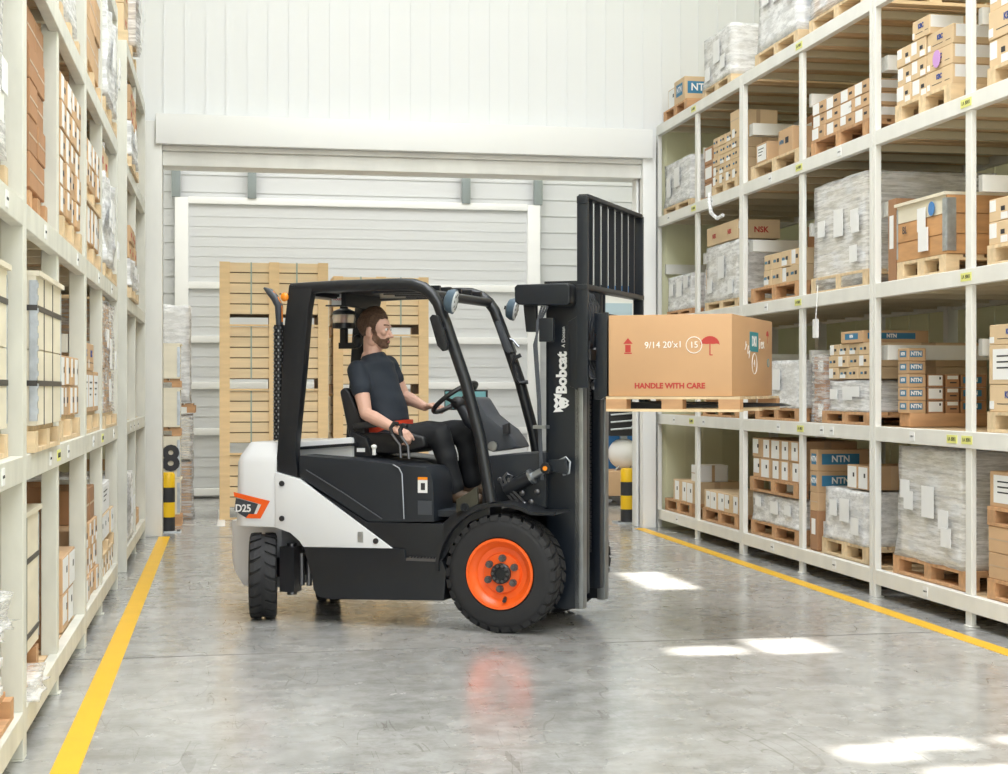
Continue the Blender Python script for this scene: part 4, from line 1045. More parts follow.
# floor, dash, cowl
zf = T(420, 500, .3)[1]
MB().box(-.80, -.15, .10, VW - .10, .66, .70).build('floor_plate', M['tdark'], fk, bevel=.005)
MB().box(-.30, -.27, .40, .47, .70, .80).box(-.30, -.27, .62, .72, .70, .80).build('pedals', M['blackb'], fk, bevel=.004)
MB().prism(poly([(487, 456), (546, 452), (546, 508), (492, 506)], .26), .26, VW - .26).build('front_cowl', M['tdark'], fk, bevel=.01)
MB().prism(poly([(468, 404), (474, 396), (478, 400), (487, 415), (498, 424), (506, 430), (512, 438), (518, 448), (492, 452), (486, 450), (480, 436), (474, 420)], .46), .46, .70).build('dashboard', M['tgrey'], fk, bevel=.02)
p = TT(493, 446, .455); MB().lathe([(.03, 0), (.03, -.012), (.015, -.014)], 20).build('ignition_dial', M['rail'], fk).location = p
MB().prism(poly([(502, 425), (508, 423), (509, 434), (503, 434)], .4), .4, .44).build('dash_lever', M['blackb'], fk, bevel=.004)
both('fender_bracket', [(456, 500), (477, 487), (478, 504), (463, 512), (460, 520), (456.5, 520)], .05, .07, 'olivedk', .003)
p = TT(464.5, 507, .045); MB().lathe([(.026, 0), (.026, -.006), (.018, -.006), (.018, 0)], 20).build('bracket_boss', M['tdark'], fk).location = p
# front fender arch
def arch(v0, v1):
    mb = MB(); P_ = []
    for k in range(15): a = radians(62 + 118 * k / 14); P_.append((-.03 + .392 * cos(a), .346 + .392 * sin(a)))
    P_ = [(.30, .346 + .35)] + P_
    Q = [(x * 1.05 + .001, .346 + (z - .346) * 1.05) for x, z in P_]
    mb.prism(P_ + Q[::-1], v0, v1); return mb
arch(.0, .26).build('front_fender', M['tblack'], fk); arch(VW - .26, VW).build('front_fender', M['tblack'], fk)
both('fender_filler', [(443, 523), (455, 512), (475, 505), (490, 503), (490, 515), (470, 522), (452, 545), (443, 560)], .05, .24, 'tblack', .003)

# overhead guard
both('rear_pillar', [(288.7, 284.5), (312, 287.5), (308, 310), (303, 370), (297, 430), (295, 452), (298, 478), (275, 471), (277, 450), (281, 380), (284.5, 321)], .055, .125, 'tblack', .010)
FP = [(292, 289), (340, 286), (400, 284.2), (413, 284.5), (424, 288), (432, 294.5), (438, 303), (446, 324), (466, 383), (480, 437), (491, 502)]
GP = [TT(a, b_, .09) for a, b_ in FP]
def shift(P_, dv): return [Vector((p.x, p.y + dv, p.z)) for p in P_]
for dv in (0, VW - .18): MB().tube(shift(GP, dv), .036, 12).build('guard_rail', M['tblack'], fk)
zr = GP[0].z
mb = MB(); mb.box(GP[0].x - .0, GP[0].x + .13, .09, VW - .09, zr - .045, zr + .012); mb.build('guard_crossmember', M['tblack'], fk, bevel=.01)
MB().box(GP[0].x + .12, -.95, .11, VW - .11, zr - .015, zr + .0).build('roof_plate', M['tblack'], fk, bevel=.004)
for k in range(5):
    v = .22 + k * .17; MB().box(-.95, -.50, v - .012, v + .012, zr - .03, zr + .01).build('roof_bar', M['tblack'], fk)
MB().cyl((GP[5].x + .0, .09, GP[5].z), (GP[5].x, VW - .09, GP[5].z), .03, 12).build('guard_crossmember', M['tblack'], fk)
MB().box(-1.2, -1.17, .3, .8, zr - .10, zr - .015).build('roof_brace', M['tblack'], fk)
p = TT(341, 301, .45); o = MB().box(p.x - .065, p.x + .065, .447, .45, p.z - .025, p.z + .025).box(p.x - .01, p.x + .01, .448, .46, p.z, zr).build('roof_label', M['label'], fk, smooth=0)
text('label_lettering', 'WARNING', .022, (p.x, .4465, p.z + .01), (1, 0, 0), (0, 0, 1), M['inkred'], o)
p = TT(286, 297, .05); MB().ell(p + Vector((-.01, -.0, 0)), (.026, .02, .028)).build('side_marker', M['amber'], fk)
# exhaust stack
mb = MB(); mb.tube([TT(279, 440, .2), TT(279.5, 325, .2), TT(279, 306, .2), TT(275, 298, .2), TT(270, 292, .2), TT(264, 288, .2)], [.022, .022, .026, .026, .024, .006], 12)
ex = mb.build('exhaust_pipe', M['tgrey'], fk)
p0, p1 = TT(279, 440, .2), TT(279.5, 325, .2); mb = MB(); mb.cyl(p0, p1, .034, 16); g_ = mb.build('heat_guard', M['tblack'], ex)
mb = MB(); z = p0.z
while z < p1.z - .01:
    for k in range(8):
        a = 2 * pi * k / 8 + (pi / 8 if int(z * 50) % 2 else 0); mb.box(-.004, .004, -.0365, -.0335, -.006, .006, Matrix.Translation((p0.x, .2, z)) @ Matrix.Rotation(a, 4, 'Z'))
    z += .02
mb.build('guard_holes', M['rail'], g_)
MB().tube([TT(282.2, 322, .195), TT(281.5, 306, .195), TT(278, 298, .195), TT(273, 291.5, .195)], .006, 6).build('orange_trim', M['amber'], ex)
# beacon under the rear of the roof
p = TT(344, 320, .85)
bc = MB().lathe([(.02, -.06), (.075, -.055), (.075, -.02)], 24, axis='z').build('beacon', M['tblack'], fk); bc.location = p
MB().lathe([(.074, -.02), (.078, .02), (.066, .055), (.045, .07)], 24, axis='z').build('beacon_dome', M['dome'], bc)
MB().lathe([(.078, .035), (.07, .058), (.03, .075)], 24, axis='z').build('beacon_cap', M['tblack'], bc)
MB().lathe([(.025, -.02), (.025, .03)], 12, axis='z').build('beacon_bulb', M['amber'], bc)
MB().box(-.02, .02, -.02, .02, -.16, -.06).box(-.03, .09, -.02, .02, -.19, -.15).ell((.10, 0, -.14), (.035, .03, .045)).build('beacon_bracket', M['tblack'], bc)
MB().box(-.12, .10, -.03, .03, .09, .10).box(-.02, .02, -.02, .02, .07, .12).build('beacon_mount', M['tblack'], bc)
# work lamps
for (px, py, v, nm) in ((451, 301, .03, 'a'), (512, 309, VW - .08, 'b')):
    p = TT(px, py, v); mx = Matrix.Rotation(radians(12), 4, 'Y')
    L_ = MB().lathe([(.03, -.045), (.06, -.03), (.072, .0), (.074, .028)], 24, axis='y', mx=Matrix.Rotation(-pi / 2, 4, 'Z') @ Matrix.Rotation(0, 4, 'X')).build('work_lamp', M['lampbody'], fk)
    L_.matrix_local = Matrix.Translation(p) @ Matrix.Rotation(radians(6), 4, 'Z') @ mx @ Matrix.Diagonal((.85, .82, 1.0, 1))
    MB().lathe([(.064, .024), (.064, .034), (.05, .038)], 24, axis='y', mx=Matrix.Rotation(-pi / 2, 4, 'Z')).build('lamp_lens', M['lamp'], L_)
    mb = MB()
    for k in range(8): mb.ell((.037, .042 * cos(k * pi / 4), .042 * sin(k * pi / 4)), (.006, .009, .009), seg=8, ring=6)
    mb.build('led_cluster', M['bolt'], L_)
    MB().box(-.06, -.03, -.012, .05, -.012, .012).build('lamp_bracket', M['tblack'], L_)
# mirrors and grab handle
MB().prism(poly([(431, 318), (434, 314.5), (440, 316), (449, 344), (449, 350), (444, 351.5), (439, 346)], .0), -.03, .0).build('near_mirror', M['tblack'], fk, bevel=.008)
MB().cyl(TT(440, 333, -.01), TT(447, 326, .09), .009, 8).build('mirror_arm', M['tblack'], fk)
MB().prism(poly([(494.5, 322), (498, 320.5), (511, 352), (508, 354), (504, 350)], VW - .16), VW - .16, VW - .04).build('far_mirror', M['tgrey'], fk, bevel=.008)
MB().tube([TT(507, 338, VW - .1), TT(513, 340, VW - .09), TT(519, 347, VW - .09)], .008, 8).build('mirror_arm', M['rail'], fk)
MB().tube([TT(521, 355, VW - .12), TT(515, 358, VW - .13), TT(512.5, 364, VW - .13), TT(516, 378, VW - .13), TT(520, 383, VW - .13), TT(528, 382, VW - .11)], .014, 10).build('grab_handle', M['tblack'], fk)
p = TT(466, 400, VW - .22)
mm = MB().box(-.15, .15, -.008, .008, -.065, .065).build('rear_view_mirror', M['tblack'], fk, bevel=.02, seg=4); mm.location = p
MB().box(-.14, .14, -.012, -.007, -.055, .055).build('mirror_glass', M['teal'], mm, bevel=.012, seg=3)
# steering wheel
p0, p1 = TT(436, 412, VC), TT(474, 383, VC); cen = (p0 + p1) / 2; ax = (p1 - p0); Rw = ax.length / 2; ax.normalize(); yv = Vector((0, 1, 0)); nrm = ax.cross(yv).normalized()
ring = [cen + ax * Rw * cos(t) + yv * Rw * sin(t) for t in [2 * pi * k / 36 for k in range(36)]]
sw = MB().tube(ring, .015, 8, closed=True).build('steering_wheel', M['seat'], fk)
dn = -nrm if nrm.z > 0 else nrm
mb = MB()
for a in (pi / 2, -pi / 2, pi * .0):
    e = cen + ax * Rw * cos(a) + yv * Rw * sin(a); mb.tube([e, cen * .5 + e * .5 + dn * .03, cen + dn * .045], .012, 8)
mb.ell(cen + dn * .04, (.05, .05, .04)); mb.build('wheel_spokes', M['seat'], sw)
MB().tube([cen + dn * .04, cen + dn * .18, TT(478, 425, VC), TT(484, 442, VC)], [.03, .045, .055, .06], 12).build('steering_column', M['tdark'], fk)
# seat
def seatp(pts, v0, v1, n, m='seat', bv=.02): return MB().prism(poly(pts, v0), v0, v1).build(n, M[m], fk, bevel=bv, seg=3)
seatp([(339, 391), (344, 387), (349, 392), (364, 428), (366, 446), (352, 448), (349, 440)], .33, .80, 'seat_backrest')
seatp([(350, 433), (405, 432), (424, 437), (425, 447), (400, 454), (352, 452)], .32, .80, 'seat_cushion')
seatp([(352, 424), (374, 420), (381, 422), (380, 427), (354, 429)], .27, .33, 'armrest', bv=.008)
seatp([(350, 430), (366, 438), (372, 457), (352, 458)], .28, .32, 'seat_bracket', 'tblack', .006)
plate('seat_tag', 357, 448, 365, 452, .279, 'label')
for (P_, nm) in (([(401, 458), (400, 445), (392, 434), (391, 428), (394, 423), (398, 424)], 0), ([(409, 459), (408, 446), (401, 436), (400, 430), (403, 425), (407, 426)], 1)):
    pts = [TT(a, b_, .22 - .06 * nm) for a, b_ in P_]
    lv = MB().tube(pts[:4], .009, 8).build('control_lever', M['bolt'], fk)
    MB().tube(pts[2:], .014, 8).build('lever_knob', M['seat'], lv)
mb = MB(); p = TT(374, 455, .2); mb.cyl(p, p + Vector((0, 0, .04)), .012, 10); mb.ell(p + Vector((0, 0, .05)), (.018, .018, .015)); mb.build('release_knob', M['label'], fk)

# mast
MZ0, MZ1 = T(573, 609, .30)[1], T(560, 281, .30)[1]
u0, u1, u2 = T(546, 400, .30)[0], T(573, 400, .30)[0], T(583, 400, .30)[0]
for v, w_ in ((.30, .075), (VW - .375, .075)):
    inn = 1 if v < VC else -1
    mb = MB(); mb.box(u0, u0 + .02, v, v + .075, MZ0, MZ1); mb.box(u0, u2 - .02, (v if inn > 0 else v + .055), (v + .02 if inn > 0 else v + .075), MZ0, MZ1)
    mb.build('outer_mast_rail', M['mast'], fk, bevel=.003)
    MB().box(u1 + .01, u2, v, v + .075, MZ0, MZ1 - .3).build('rail_flange', M['rail'], fk, bevel=.003)
    vi = v + .085 * inn
    mb = MB(); mb.box(u0 + .03, u0 + .05, vi, vi + .06, MZ0 + .08, MZ1 + .0); mb.box(u0 + .03, u2 - .01, (vi if inn > 0 else vi + .04), (vi + .02 if inn > 0 else vi + .06), MZ0 + .08, MZ1); mb.box(u1 + .015, u2 - .005, vi, vi + .06, MZ0 + .08, MZ1 - .02)
    mb.build('inner_mast_rail', M['mast'], fk, bevel=.003)
    MB().cyl((u0 + .09, vi + .04 * inn + .03, MZ0 + .1), (u0 + .09, vi + .04 * inn + .03, MZ1 - .25), .022, 12).build('lift_cylinder', M['rail'], fk)
    mb = MB()
    for k in range(60): mb.box(u0 + .15, u0 + .165, vi + .02 * inn + .02, vi + .02 * inn + .04, MZ0 + .3 + .026 * k, MZ0 + .32 + .026 * k)
    mb.build('lift_chain', M['bolt'], fk)
for z, h in ((MZ1 - .07, .07), (MZ0 + .10, .10)):
    MB().box(u0 - .012, u0 + .012, .30, VW - .30, z, z + h).build('mast_crossbar', M['mast'], fk, bevel=.005)
MB().box(u0 - .0, u0 + .02, .38, VW - .38, 1.1, 1.18).build('mast_crossbar', M['mast'], fk, bevel=.005)
MB().prism(poly([(514, 287), (517, 284.5), (567, 283), (570, 286), (570, 303), (567, 305.5), (518, 304.5), (514.5, 302)], .18), .18, .34).build('mast_head_cover', M['mast'], fk, bevel=.012, seg=3)
MB().prism(poly([(524, 303), (537, 303), (537, 332), (527, 332)], .30), .28, .32).build('hose_bracket', M['mast'], fk, bevel=.004)
mb = MB()
for k in range(3): mb.tube([TT(548 - 3 * k, 306, .19 + .02 * k), TT(540 - 1.5 * k, 322, .2), TT(534 + 1.3 * k, 345, .2), TT(538 + k, 400, .2), TT(539 + k, 440, .2), TT(541 + k, 480, .22)], .0065, 8)
mb.build('hydraulic_hose', M['tgrey'], fk)
p = TT(539, 427, .18); MB().box(p.x - .035, p.x + .045, .17, .24, p.z - .01, p.z + .01).build('hose_clamp', M['rail'], fk)
p = TT(545, 330, .215); MB().box(p.x - .03, p.x + .06, .19, .22, p.z - .07, p.z + .07).build('valve_block', M['mast'], fk, bevel=.006)
# tilt cylinder
a, b_ = TT(506, 490, .21), TT(548, 468, .21)
for v in (.21, VW - .21):
    A_ = Vector((a.x, v, a.z)); B__ = Vector((b_.x, v, b_.z)); D_ = (B__ - A_)
    c_ = MB().cyl(A_, A_ + D_ * .62, .042, 18).build('tilt_cylinder', M['tblack'], fk)
    MB().cyl(A_ + D_ * .6, B__, .022, 14).build('piston_rod', M['rail'], c_)
    MB().cyl(B__ + Vector((0, -.05, 0)), B__ + Vector((0, .05, 0)), .032, 16).build('rod_end', M['tblack'], c_)
    MB().cyl(A_ + D_ * .58, A_ + D_ * .64, .047, 18).build('cylinder_gland', M['rail'], c_)
    MB().cyl(B__ + Vector((0, -.056, 0)), B__ + Vector((0, -.05, 0)), .014, 16).build('orange_cap', M['amber'], c_)
mb = MB(); mb.tube([TT(503, 478, .2), TT(507, 473, .2), TT(512, 476, .2), TT(508, 482, .2)], .008, 6)
for k in range(3): mb.tube([TT(500 + 4 * k, 478, .19), TT(504 + 4 * k, 490, .185), TT(512 + 5 * k, 500, .2), TT(520 + 4 * k, 508, .22)], .008, 6)
for q in ((500, 480), (522, 493), (531, 502), (537, 492), (524, 504)): mb.ell(TT(q[0], q[1], .2), (.018, .012, .018), seg=8, ring=6)
mb.build('hose_fittings', M['bolt'], fk)
mb = MB(); mb.tube([TT(556, 462, .2), TT(566, 457, .2), TT(570, 462, .2), TT(569, 473, .2), TT(563, 475, .2)], .007, 6); mb.build('mast_eyelet', M['rail'], fk)
MB().prism(poly([(549, 460), (566, 459), (568, 475), (549, 470)], .2), .19, .215).build('tilt_bracket', M['mast'], fk, bevel=.004)
# lettering on the mast side
up = (-1, 0, 0); rt = (0, 0, 1)
vs = .299
def side_text(s_, px, py, size, m='label', name='lettering', bold=0):
    p = TT(px, py, vs); return text(name, s_, size, (p.x, vs - .001, p.z), rt, up, M[m], fk, bold=bold)
# carriage, backrest, forks
uc0, uc1 = T(596, 390, .1)[0], T(606, 390, .1)[0]
zc0, zc1 = T(600, 396, .1)[1], T(600, 313, .1)[1]
mb = MB(); mb.box(uc0, uc1 - .01, .06, VW - .06, zc0 - .02, zc0 + .10); mb.box(uc0, uc1 - .01, .06, VW - .06, zc1 - .12, zc1)
mb.build('carriage_bar', M['mast'], fk, bevel=.006)
both('carriage_plate', [(596, 314), (607, 312), (607, 396), (600, 400), (596, 392)], .05, .09, 'mast', .004)
both('carriage_side_plate', [(568, 322), (577, 316), (577, 390), (569, 386)], .19, .215, 'mast', .004)
mb = MB()
random.seed(3)
for k in range(16):
    v = .1 + .8 * random.random(); z = zc0 + .05 + (zc1 - zc0 - .1) * random.random()
    mb.ell((uc0 - .05 - .04 * random.random(), v, z), (.025, .03, .03), seg=8, ring=6)
mb.box(uc0 - .08, uc0 - .03, .1, .9, (zc0 + zc1) / 2 - .03, (zc0 + zc1) / 2 + .03)
mb.build('shift_hydraulics', M['bolt'], fk)
for k in range(4): MB().tube([(uc0 - .03, .12 + .05 * k, zc0 + .1), (uc0 - .09, .13 + .05 * k, (zc0 + zc1) / 2), (uc0 - .04, .12 + .05 * k, zc1 + .05), (uc0 - .1, .2 + .05 * k, zc1 + .12)], .01, 6).build('shift_hose', M['tgrey'], fk)
# backrest: leans with the mast
BT = T(580, 194, .0); BB = T(580, 388, .0); BM = T(588, 287, .0)
bw0, bw1 = -.03, VW + .05
ub = BM[0] - .06
def post(v): return MB().box(ub, ub + .065, v - .012, v + .012, BB[1] if v < .5 else zc1 - .1, BT[1] - .03)
post(bw0 + .02).build('backrest_upright', M['mast'], fk, bevel=.004); post(bw1 - .02).build('backrest_upright', M['mast'], fk, bevel=.004)
mb = MB(); zt_, zb_ = BT[1], T(588, 287, 0)[1]
mb.box(ub, ub + .065, bw0 + .03, bw1 - .03, zt_ - .025, zt_); mb.box(ub, ub + .065, bw0, bw0 + .03, zt_ - .06, zt_ - .012); mb.box(ub, ub + .065, bw1 - .03, bw1, zt_ - .06, zt_ - .012)
mb.build('backrest_top_bar', M['mast'], fk, bevel=.008)
MB().box(ub, ub + .065, bw0, bw1, zb_ - .015, zb_ + .015).build('backrest_lower_bar', M['mast'], fk, bevel=.003)
n = 8
for k in range(1, n):
    v = bw0 + .02 + (bw1 - bw0 - .04) * k / n
    MB().box(ub + .012, ub + .046, v - .009, v + .009, zb_, zt_ - .01).build('backrest_bar', M['mast'], fk, smooth=0)
zfk = T(735, 402, .2)[1]
for v in (.24, VW - .24):
    mb = MB(); L_ = T(790, 396, .85)[0] if v > .5 else 1.25
    mb.prism([(uc1 - .01, zfk - .045), (uc1 - .01, zfk + .30), (uc1 + .028, zfk + .30), (uc1 + .035, zfk), (L_ - .05, zfk - .012), (L_, zfk - .028), (L_ - .5, zfk - .045)], v - .055, v + .055)
    mb.build('fork', M['tblack'], fk, bevel=.003)
# mast lettering, facing -y (towards the viewer's side): rises along the mast
p = TT(562, 373, vs)
o = text('wordmark', 'Bobcat', .088, (p.x, vs - .0012, p.z), (0, 0, 1), (-1, 0, 0), M['label'], fk, bold=.004)
p = TT(563.5, 337, vs); text('subline', 'A Doosan', .030, (p.x, vs - .0012, p.z), (0, 0, 1), (-1, 0, 0), M['label'], fk)
# cat-head emblem
p = TT(560.5, 403, vs)
EM = [(-.05, -.02), (-.055, .045), (-.035, .03), (-.02, .042), (.0, .03), (.02, .042), (.035, .03), (.055, .045), (.05, -.01), (.035, .0), (.03, -.03), (.012, -.055), (0, -.045), (-.012, -.055), (-.03, -.03), (-.035, .0)]
mb = MB(); vv_ = [mb.bm.verts.new((x, y, 0)) for x, y in EM]; mb._f(vv_); o = mb.build('emblem', M['label'], fk, smooth=0); o.matrix_local = frame((p.x, vs - .002, p.z), (0, 0, 1), (-1, 0, 0))
mb = MB()
for a_ in (-1, 1): mb._f([mb.bm.verts.new(q) for q in ((a_ * .006, .012, .001), (a_ * .03, .022, .001), (a_ * .022, .004, .001))]); mb._f([mb.bm.verts.new(q) for q in ((a_ * .004, -.03, .001), (a_ * .016, -.026, .001), (a_ * .008, -.04, .001))])
mb.build('emblem_eyes', M['mast'], o, smooth=0)
# decal and model number on the counterweight
vd = .038
mb = MB(); mb.prism(poly([(233.8, 492), (270, 501), (260.5, 518.5), (246, 518), (249, 514), (257, 514), (261.5, 504.5), (234.5, 496.5)], vd), vd - .003, vd); dc = mb.build('decal_swoosh', M['orange'], fk, smooth=0)
MB().prism(poly([(236, 498), (258, 504), (254, 514), (246, 517.5), (240, 514), (234.5, 510)], vd), vd - .002, vd).build('decal_dark', M['tgrey'], dc, smooth=0)  # dark printed area behind the model number
p = TT(243.5, 508.5, vd); text('model_number', 'D25', .064, (p.x, vd - .0045, p.z), (1, 0, .03), (0, 0, 1), M['label'], dc, bold=.0015)

# ------------------------------------------------------------------ pallet and carton on the forks
pz1 = T(732, 396.5, 0)[1]; pz0 = T(732, 412, 0)[1]; pu0 = T(607.5, 400, 0)[0]
bu0, bu1 = T(608.5, 390, 0)[0], T(732, 390, 0)[0]
pu1 = bu1 + .05
pl = empty('pallet', FO + FU * ((pu0 + pu1) / 2) + FV * .55 + Vector((0, 0, pz0)), FA, label='pine pallet on the forks under the big carton', cat='pallet')
X = (pu1 - pu0) / 2; Y = .58; h = pz1 - pz0
mb = MB()
for i in range(7): y = -Y + 2 * Y * i / 7; mb.box(-X, X, y, y + 2 * Y / 7 * .85, h - .016, h - .001)
mb.build('top_deck', M['palletl'], pl, smooth=0)
for y in (-Y, -.05, Y - .1): MB().box(-X, X, y, y + .1, 0, .015).build('bottom_board', M['palletl'], pl, smooth=0)
for y in (-Y, Y - .09):
    for x in (-X, -.06, X - .12): MB().box(x, x + .12, y, y + .09, .015, h - .016).build('block', M['pallet'], pl, smooth=0)
# held carton
bz0, bz1 = pz1, T(732, 313.5, 0)[1]
bl, bwid = bu1 - bu0, 1.14
bc = empty('large_carton', FO + FU * ((bu0 + bu1) / 2) + FV * .57 + Vector((0, 0, bz0)), FA, label='large plain brown carton raised on the forklift, marked HANDLE WITH CARE', cat='carton')
X = bl / 2; Y = bwid / 2; H_ = bz1 - bz0
MB().box(-X, X, -Y, Y, 0, H_).build('carton_body', M['boxk'], bc, bevel=.006)
MB().box(-X + .002, X - .002, -.03, .03, H_, H_ + .001).build('tape_strip', M['tape'], bc, smooth=0)
def onbox(px, py): u, z = T(px, py, 0); return (u - (bu0 + bu1) / 2, z - bz0)
fy = -Y - .0012
u, z = onbox(669.5, 386); text('printed_words', 'HANDLE WITH CARE', .0425, (u, fy, z), (1, 0, 0), (0, 0, 1), M['inkred'], bc, bold=.0015)
u, z = onbox(628, 346)
mb = MB(); mb.prism([(u - .028, z + .012), (u, z + .045), (u + .028, z + .012)], fy, fy + .001); mb.box(u - .016, u + .016, fy, fy + .001, z - .035, z + .006); mb.box(u - .022, u + .022, fy, fy + .001, z - .045, z - .038); mb.build('up_arrow', M['inkred'], bc, smooth=0)
def umbrella(par, mtx, s_=1, m='inkred'):
    mb = MB(); P_ = [(.055 * cos(pi * k / 12), .05 * sin(pi * k / 12)) for k in range(13)]
    for k in range(3): cx = -.055 + .0367 * (k + .5); P_ += [(cx + .018 * cos(pi * (1 - j / 4)) , .008 * sin(pi * j / 4)) for j in range(1, 4)]
    mb.prism([(x * s_, z * s_) for x, z in P_], 0, .001); mb.box(-.003 * s_, .003 * s_, 0, .001, -.055 * s_, .01); mb.box(-.002 * s_, .015 * s_, 0, .001, -.058 * s_, -.052 * s_)
    o = mb.build('umbrella_mark', M[m], par, smooth=0); o.matrix_local = mtx; return o
u, z = onbox(710, 345); umbrella(bc, Matrix.Translation((u, fy, z)))
u, z = onbox(672, 345); text('chalk_writing', '9/14 20\'x1', .052, (u - .05, fy, z), (1, 0, .04), (0, 0, 1), M['chalk'], bc)
u, z = onbox(694, 345)
ringp = [(u + .045 * cos(2 * pi * k / 24), fy, z + .045 * sin(2 * pi * k / 24)) for k in range(24)]
MB().tube(ringp, .0022, 4, closed=True).build('chalk_ring', M['chalk'], bc); text('chalk_number', '15', .05, (u, fy, z), (1, 0, .1), (0, 0, 1), M['chalk'], bc)
fx = X + .0012
# end face (normal +x): reads along +y
def endp(v, z): return (fx, v, z)
lb = MB().box(X, X + .002, -.10, .14, .26, .375).build('teal_label', M['tealtag'], bc, smooth=0)
text('label_letters', 'DKI', .08, (fx + .001, .02, .318), (0, 1, 0), (0, 0, 1), M['label'], lb, bold=.003)
text('chalk_scrawl', 'Tex', .09, (fx + .0015, .22, .31), (0, 1, .1), (0, 0, 1), M['chalk'], bc)
text('chalk_scrawl', 'y 14', .08, (fx, -.16, .27), (0, 1, -.6), (0, .6, 1), M['chalk'], bc)
MB().tube([(fx, .03 + .07 * cos(2 * pi * k / 20), .19 + .06 * sin(2 * pi * k / 20)) for k in range(20)], .0025, 4, closed=True).build('chalk_ring', M['chalk'], bc); text('chalk_number', '4', .06, (fx, .03, .19), (0, 1, 0), (0, 0, 1), M['chalk'], bc)
umbrella(bc, Matrix.Translation((fx, .42, .36)) @ Matrix.Rotation(pi / 2, 4, 'Z'), .7)
MB().tube([(fx, .44 + .025 * cos(2 * pi * k / 16), .2 + .025 * sin(2 * pi * k / 16)) for k in range(16)], .002, 4, closed=True).build('round_mark', M['tealtag'], bc)

# ------------------------------------------------------------------ the driver
dv = empty('person', FO + FU * -.99 + FV * VC + Vector((0, 0, 1.06)), FA, label='bearded driver in navy t-shirt and black trousers seated on the forklift', cat='person')
DO = Vector((-.99, VC, 1.06))
def D(px, py, v): return TT(px, py, v) - DO
def remesh(bm, name, mats, vox, parent, smooth=4, paint=None):
    me = bpy.data.meshes.new(name); bmesh.ops.recalc_face_normals(bm, faces=bm.faces); bm.to_mesh(me); bm.free()
    o = bpy.data.objects.new(name, me); COL.objects.link(o)
    r = o.modifiers.new('r', 'REMESH'); r.mode = 'VOXEL'; r.voxel_size = vox
    if smooth: q = o.modifiers.new('s', 'SMOOTH'); q.factor = .5; q.iterations = smooth
    bpy.context.view_layer.update()
    m2 = bpy.data.meshes.new_from_object(o.evaluated_get(bpy.context.evaluated_depsgraph_get()))
    bpy.data.objects.remove(o); m2.name = name
    m2.materials.clear()
    for m in mats: m2.materials.append(m)
    if paint:
        for f in m2.polygons: f.material_index = paint(f.center, f.normal)
    m2.shade_smooth()
    return link(name, m2, parent)
def limb(mb, pts, rs, n=14, cap=True):
    """tapered limb: tube through the joints with round ends"""
    P_ = [Vector(p) for p in pts]; Q = []; R_ = []
    for i in range(len(P_) - 1):
        for k in range(5):
            t = k / 5; Q.append(P_[i].lerp(P_[i + 1], t)); R_.append(rs[i] + (rs[i + 1] - rs[i]) * t)
    Q.append(P_[-1]); R_.append(rs[-1]); mb.tube(Q, R_, n)
    for p, r in zip(P_, rs): mb.ell(p, (r * .99,) * 3, seg=12, ring=8)
def loft(mb, secs, n=20):
    """secs: (centre, radius across y, radius fore-aft, axis of fore-aft)"""
    R_ = []
    for c, ry, rx, ax_ in secs:
        ax_ = Vector(ax_).normalized(); R_.append([mb.bm.verts.new(Vector(c) + Vector((0, 1, 0)) * ry * sin(2 * pi * k / n) + ax_ * rx * cos(2 * pi * k / n)) for k in range(n)])
    for a_, b__ in zip(R_, R_[1:]):
        for k in range(n): mb._f([a_[k], a_[(k + 1) % n], b__[(k + 1) % n], b__[k]])
    mb._f(R_[0][::-1]); mb._f(R_[-1])
# joints
shN, shF = D(357, 370, .375), D(388, 365, .745)
elN, wrN = D(366, 414, .31), D(396, 429, .24)
elF, wrF = D(404, 396, .80), D(425, 407, .70)
hip = D(391, 436, VC); neck = D(374, 351, VC); chest = D(374, 376, VC); waist = D(388, 412, VC)
hc = D(375.2, 330.3, VC)
sp = Vector((.97, 0, .2))
# head, local frame
HR = Matrix.Translation(hc) @ Matrix.Rotation(radians(4), 4, 'Z') @ Matrix.Rotation(radians(2), 4, 'Y')
SC = 1.05
def hp(x, y, z): return HR @ Vector((x * SC, y * SC, z * SC))
body = MB()
rot = HR.to_3x3().to_4x4()
def he(x, y, z, a_, b__, c_, tilt=0): body.ell(hp(x, y, z), (a_ * SC, b__ * SC, c_ * SC), mx=rot @ Matrix.Rotation(tilt, 4, 'Y'))
he(-.010, 0, .032, .094, .074, .088)           # cranium
he(.030, 0, .020, .062, .066, .070)            # forehead and face
he(.038, 0, -.040, .052, .056, .060)           # mid face
he(.040, 0, -.078, .044, .046, .036)           # jaw
he(.070, 0, -.094, .020, .024, .016)           # chin
he(.084, 0, .026, .014, .044, .010)            # brow ridge
he(.098, 0, -.018, .011, .012, .026, radians(-22))   # nose bridge
he(.108, 0, -.034, .013, .015, .011)           # nose tip
he(.086, 0, -.064, .011, .024, .006); he(.084, 0, -.074, .011, .021, .007)   # lips
for y in (-1, 1):
    he(.068, y * .040, -.016, .018, .018, .018)     # cheekbones
    he(.092, y * .012, -.037, .010, .009, .008)     # nostrils
    he(-.012, y * .076, -.012, .018, .009, .032, radians(12)); he(-.006, y * .078, -.034, .010, .008, .012)   # ears
    he(-.0, y * .050, -.062, .032, .016, .032)      # jaw corners
limb(body, [hp(-.018, 0, -.05), neck + Vector((-.01, 0, .0)), neck + Vector((-.01, 0, -.05))], [.056, .058, .075], 16)
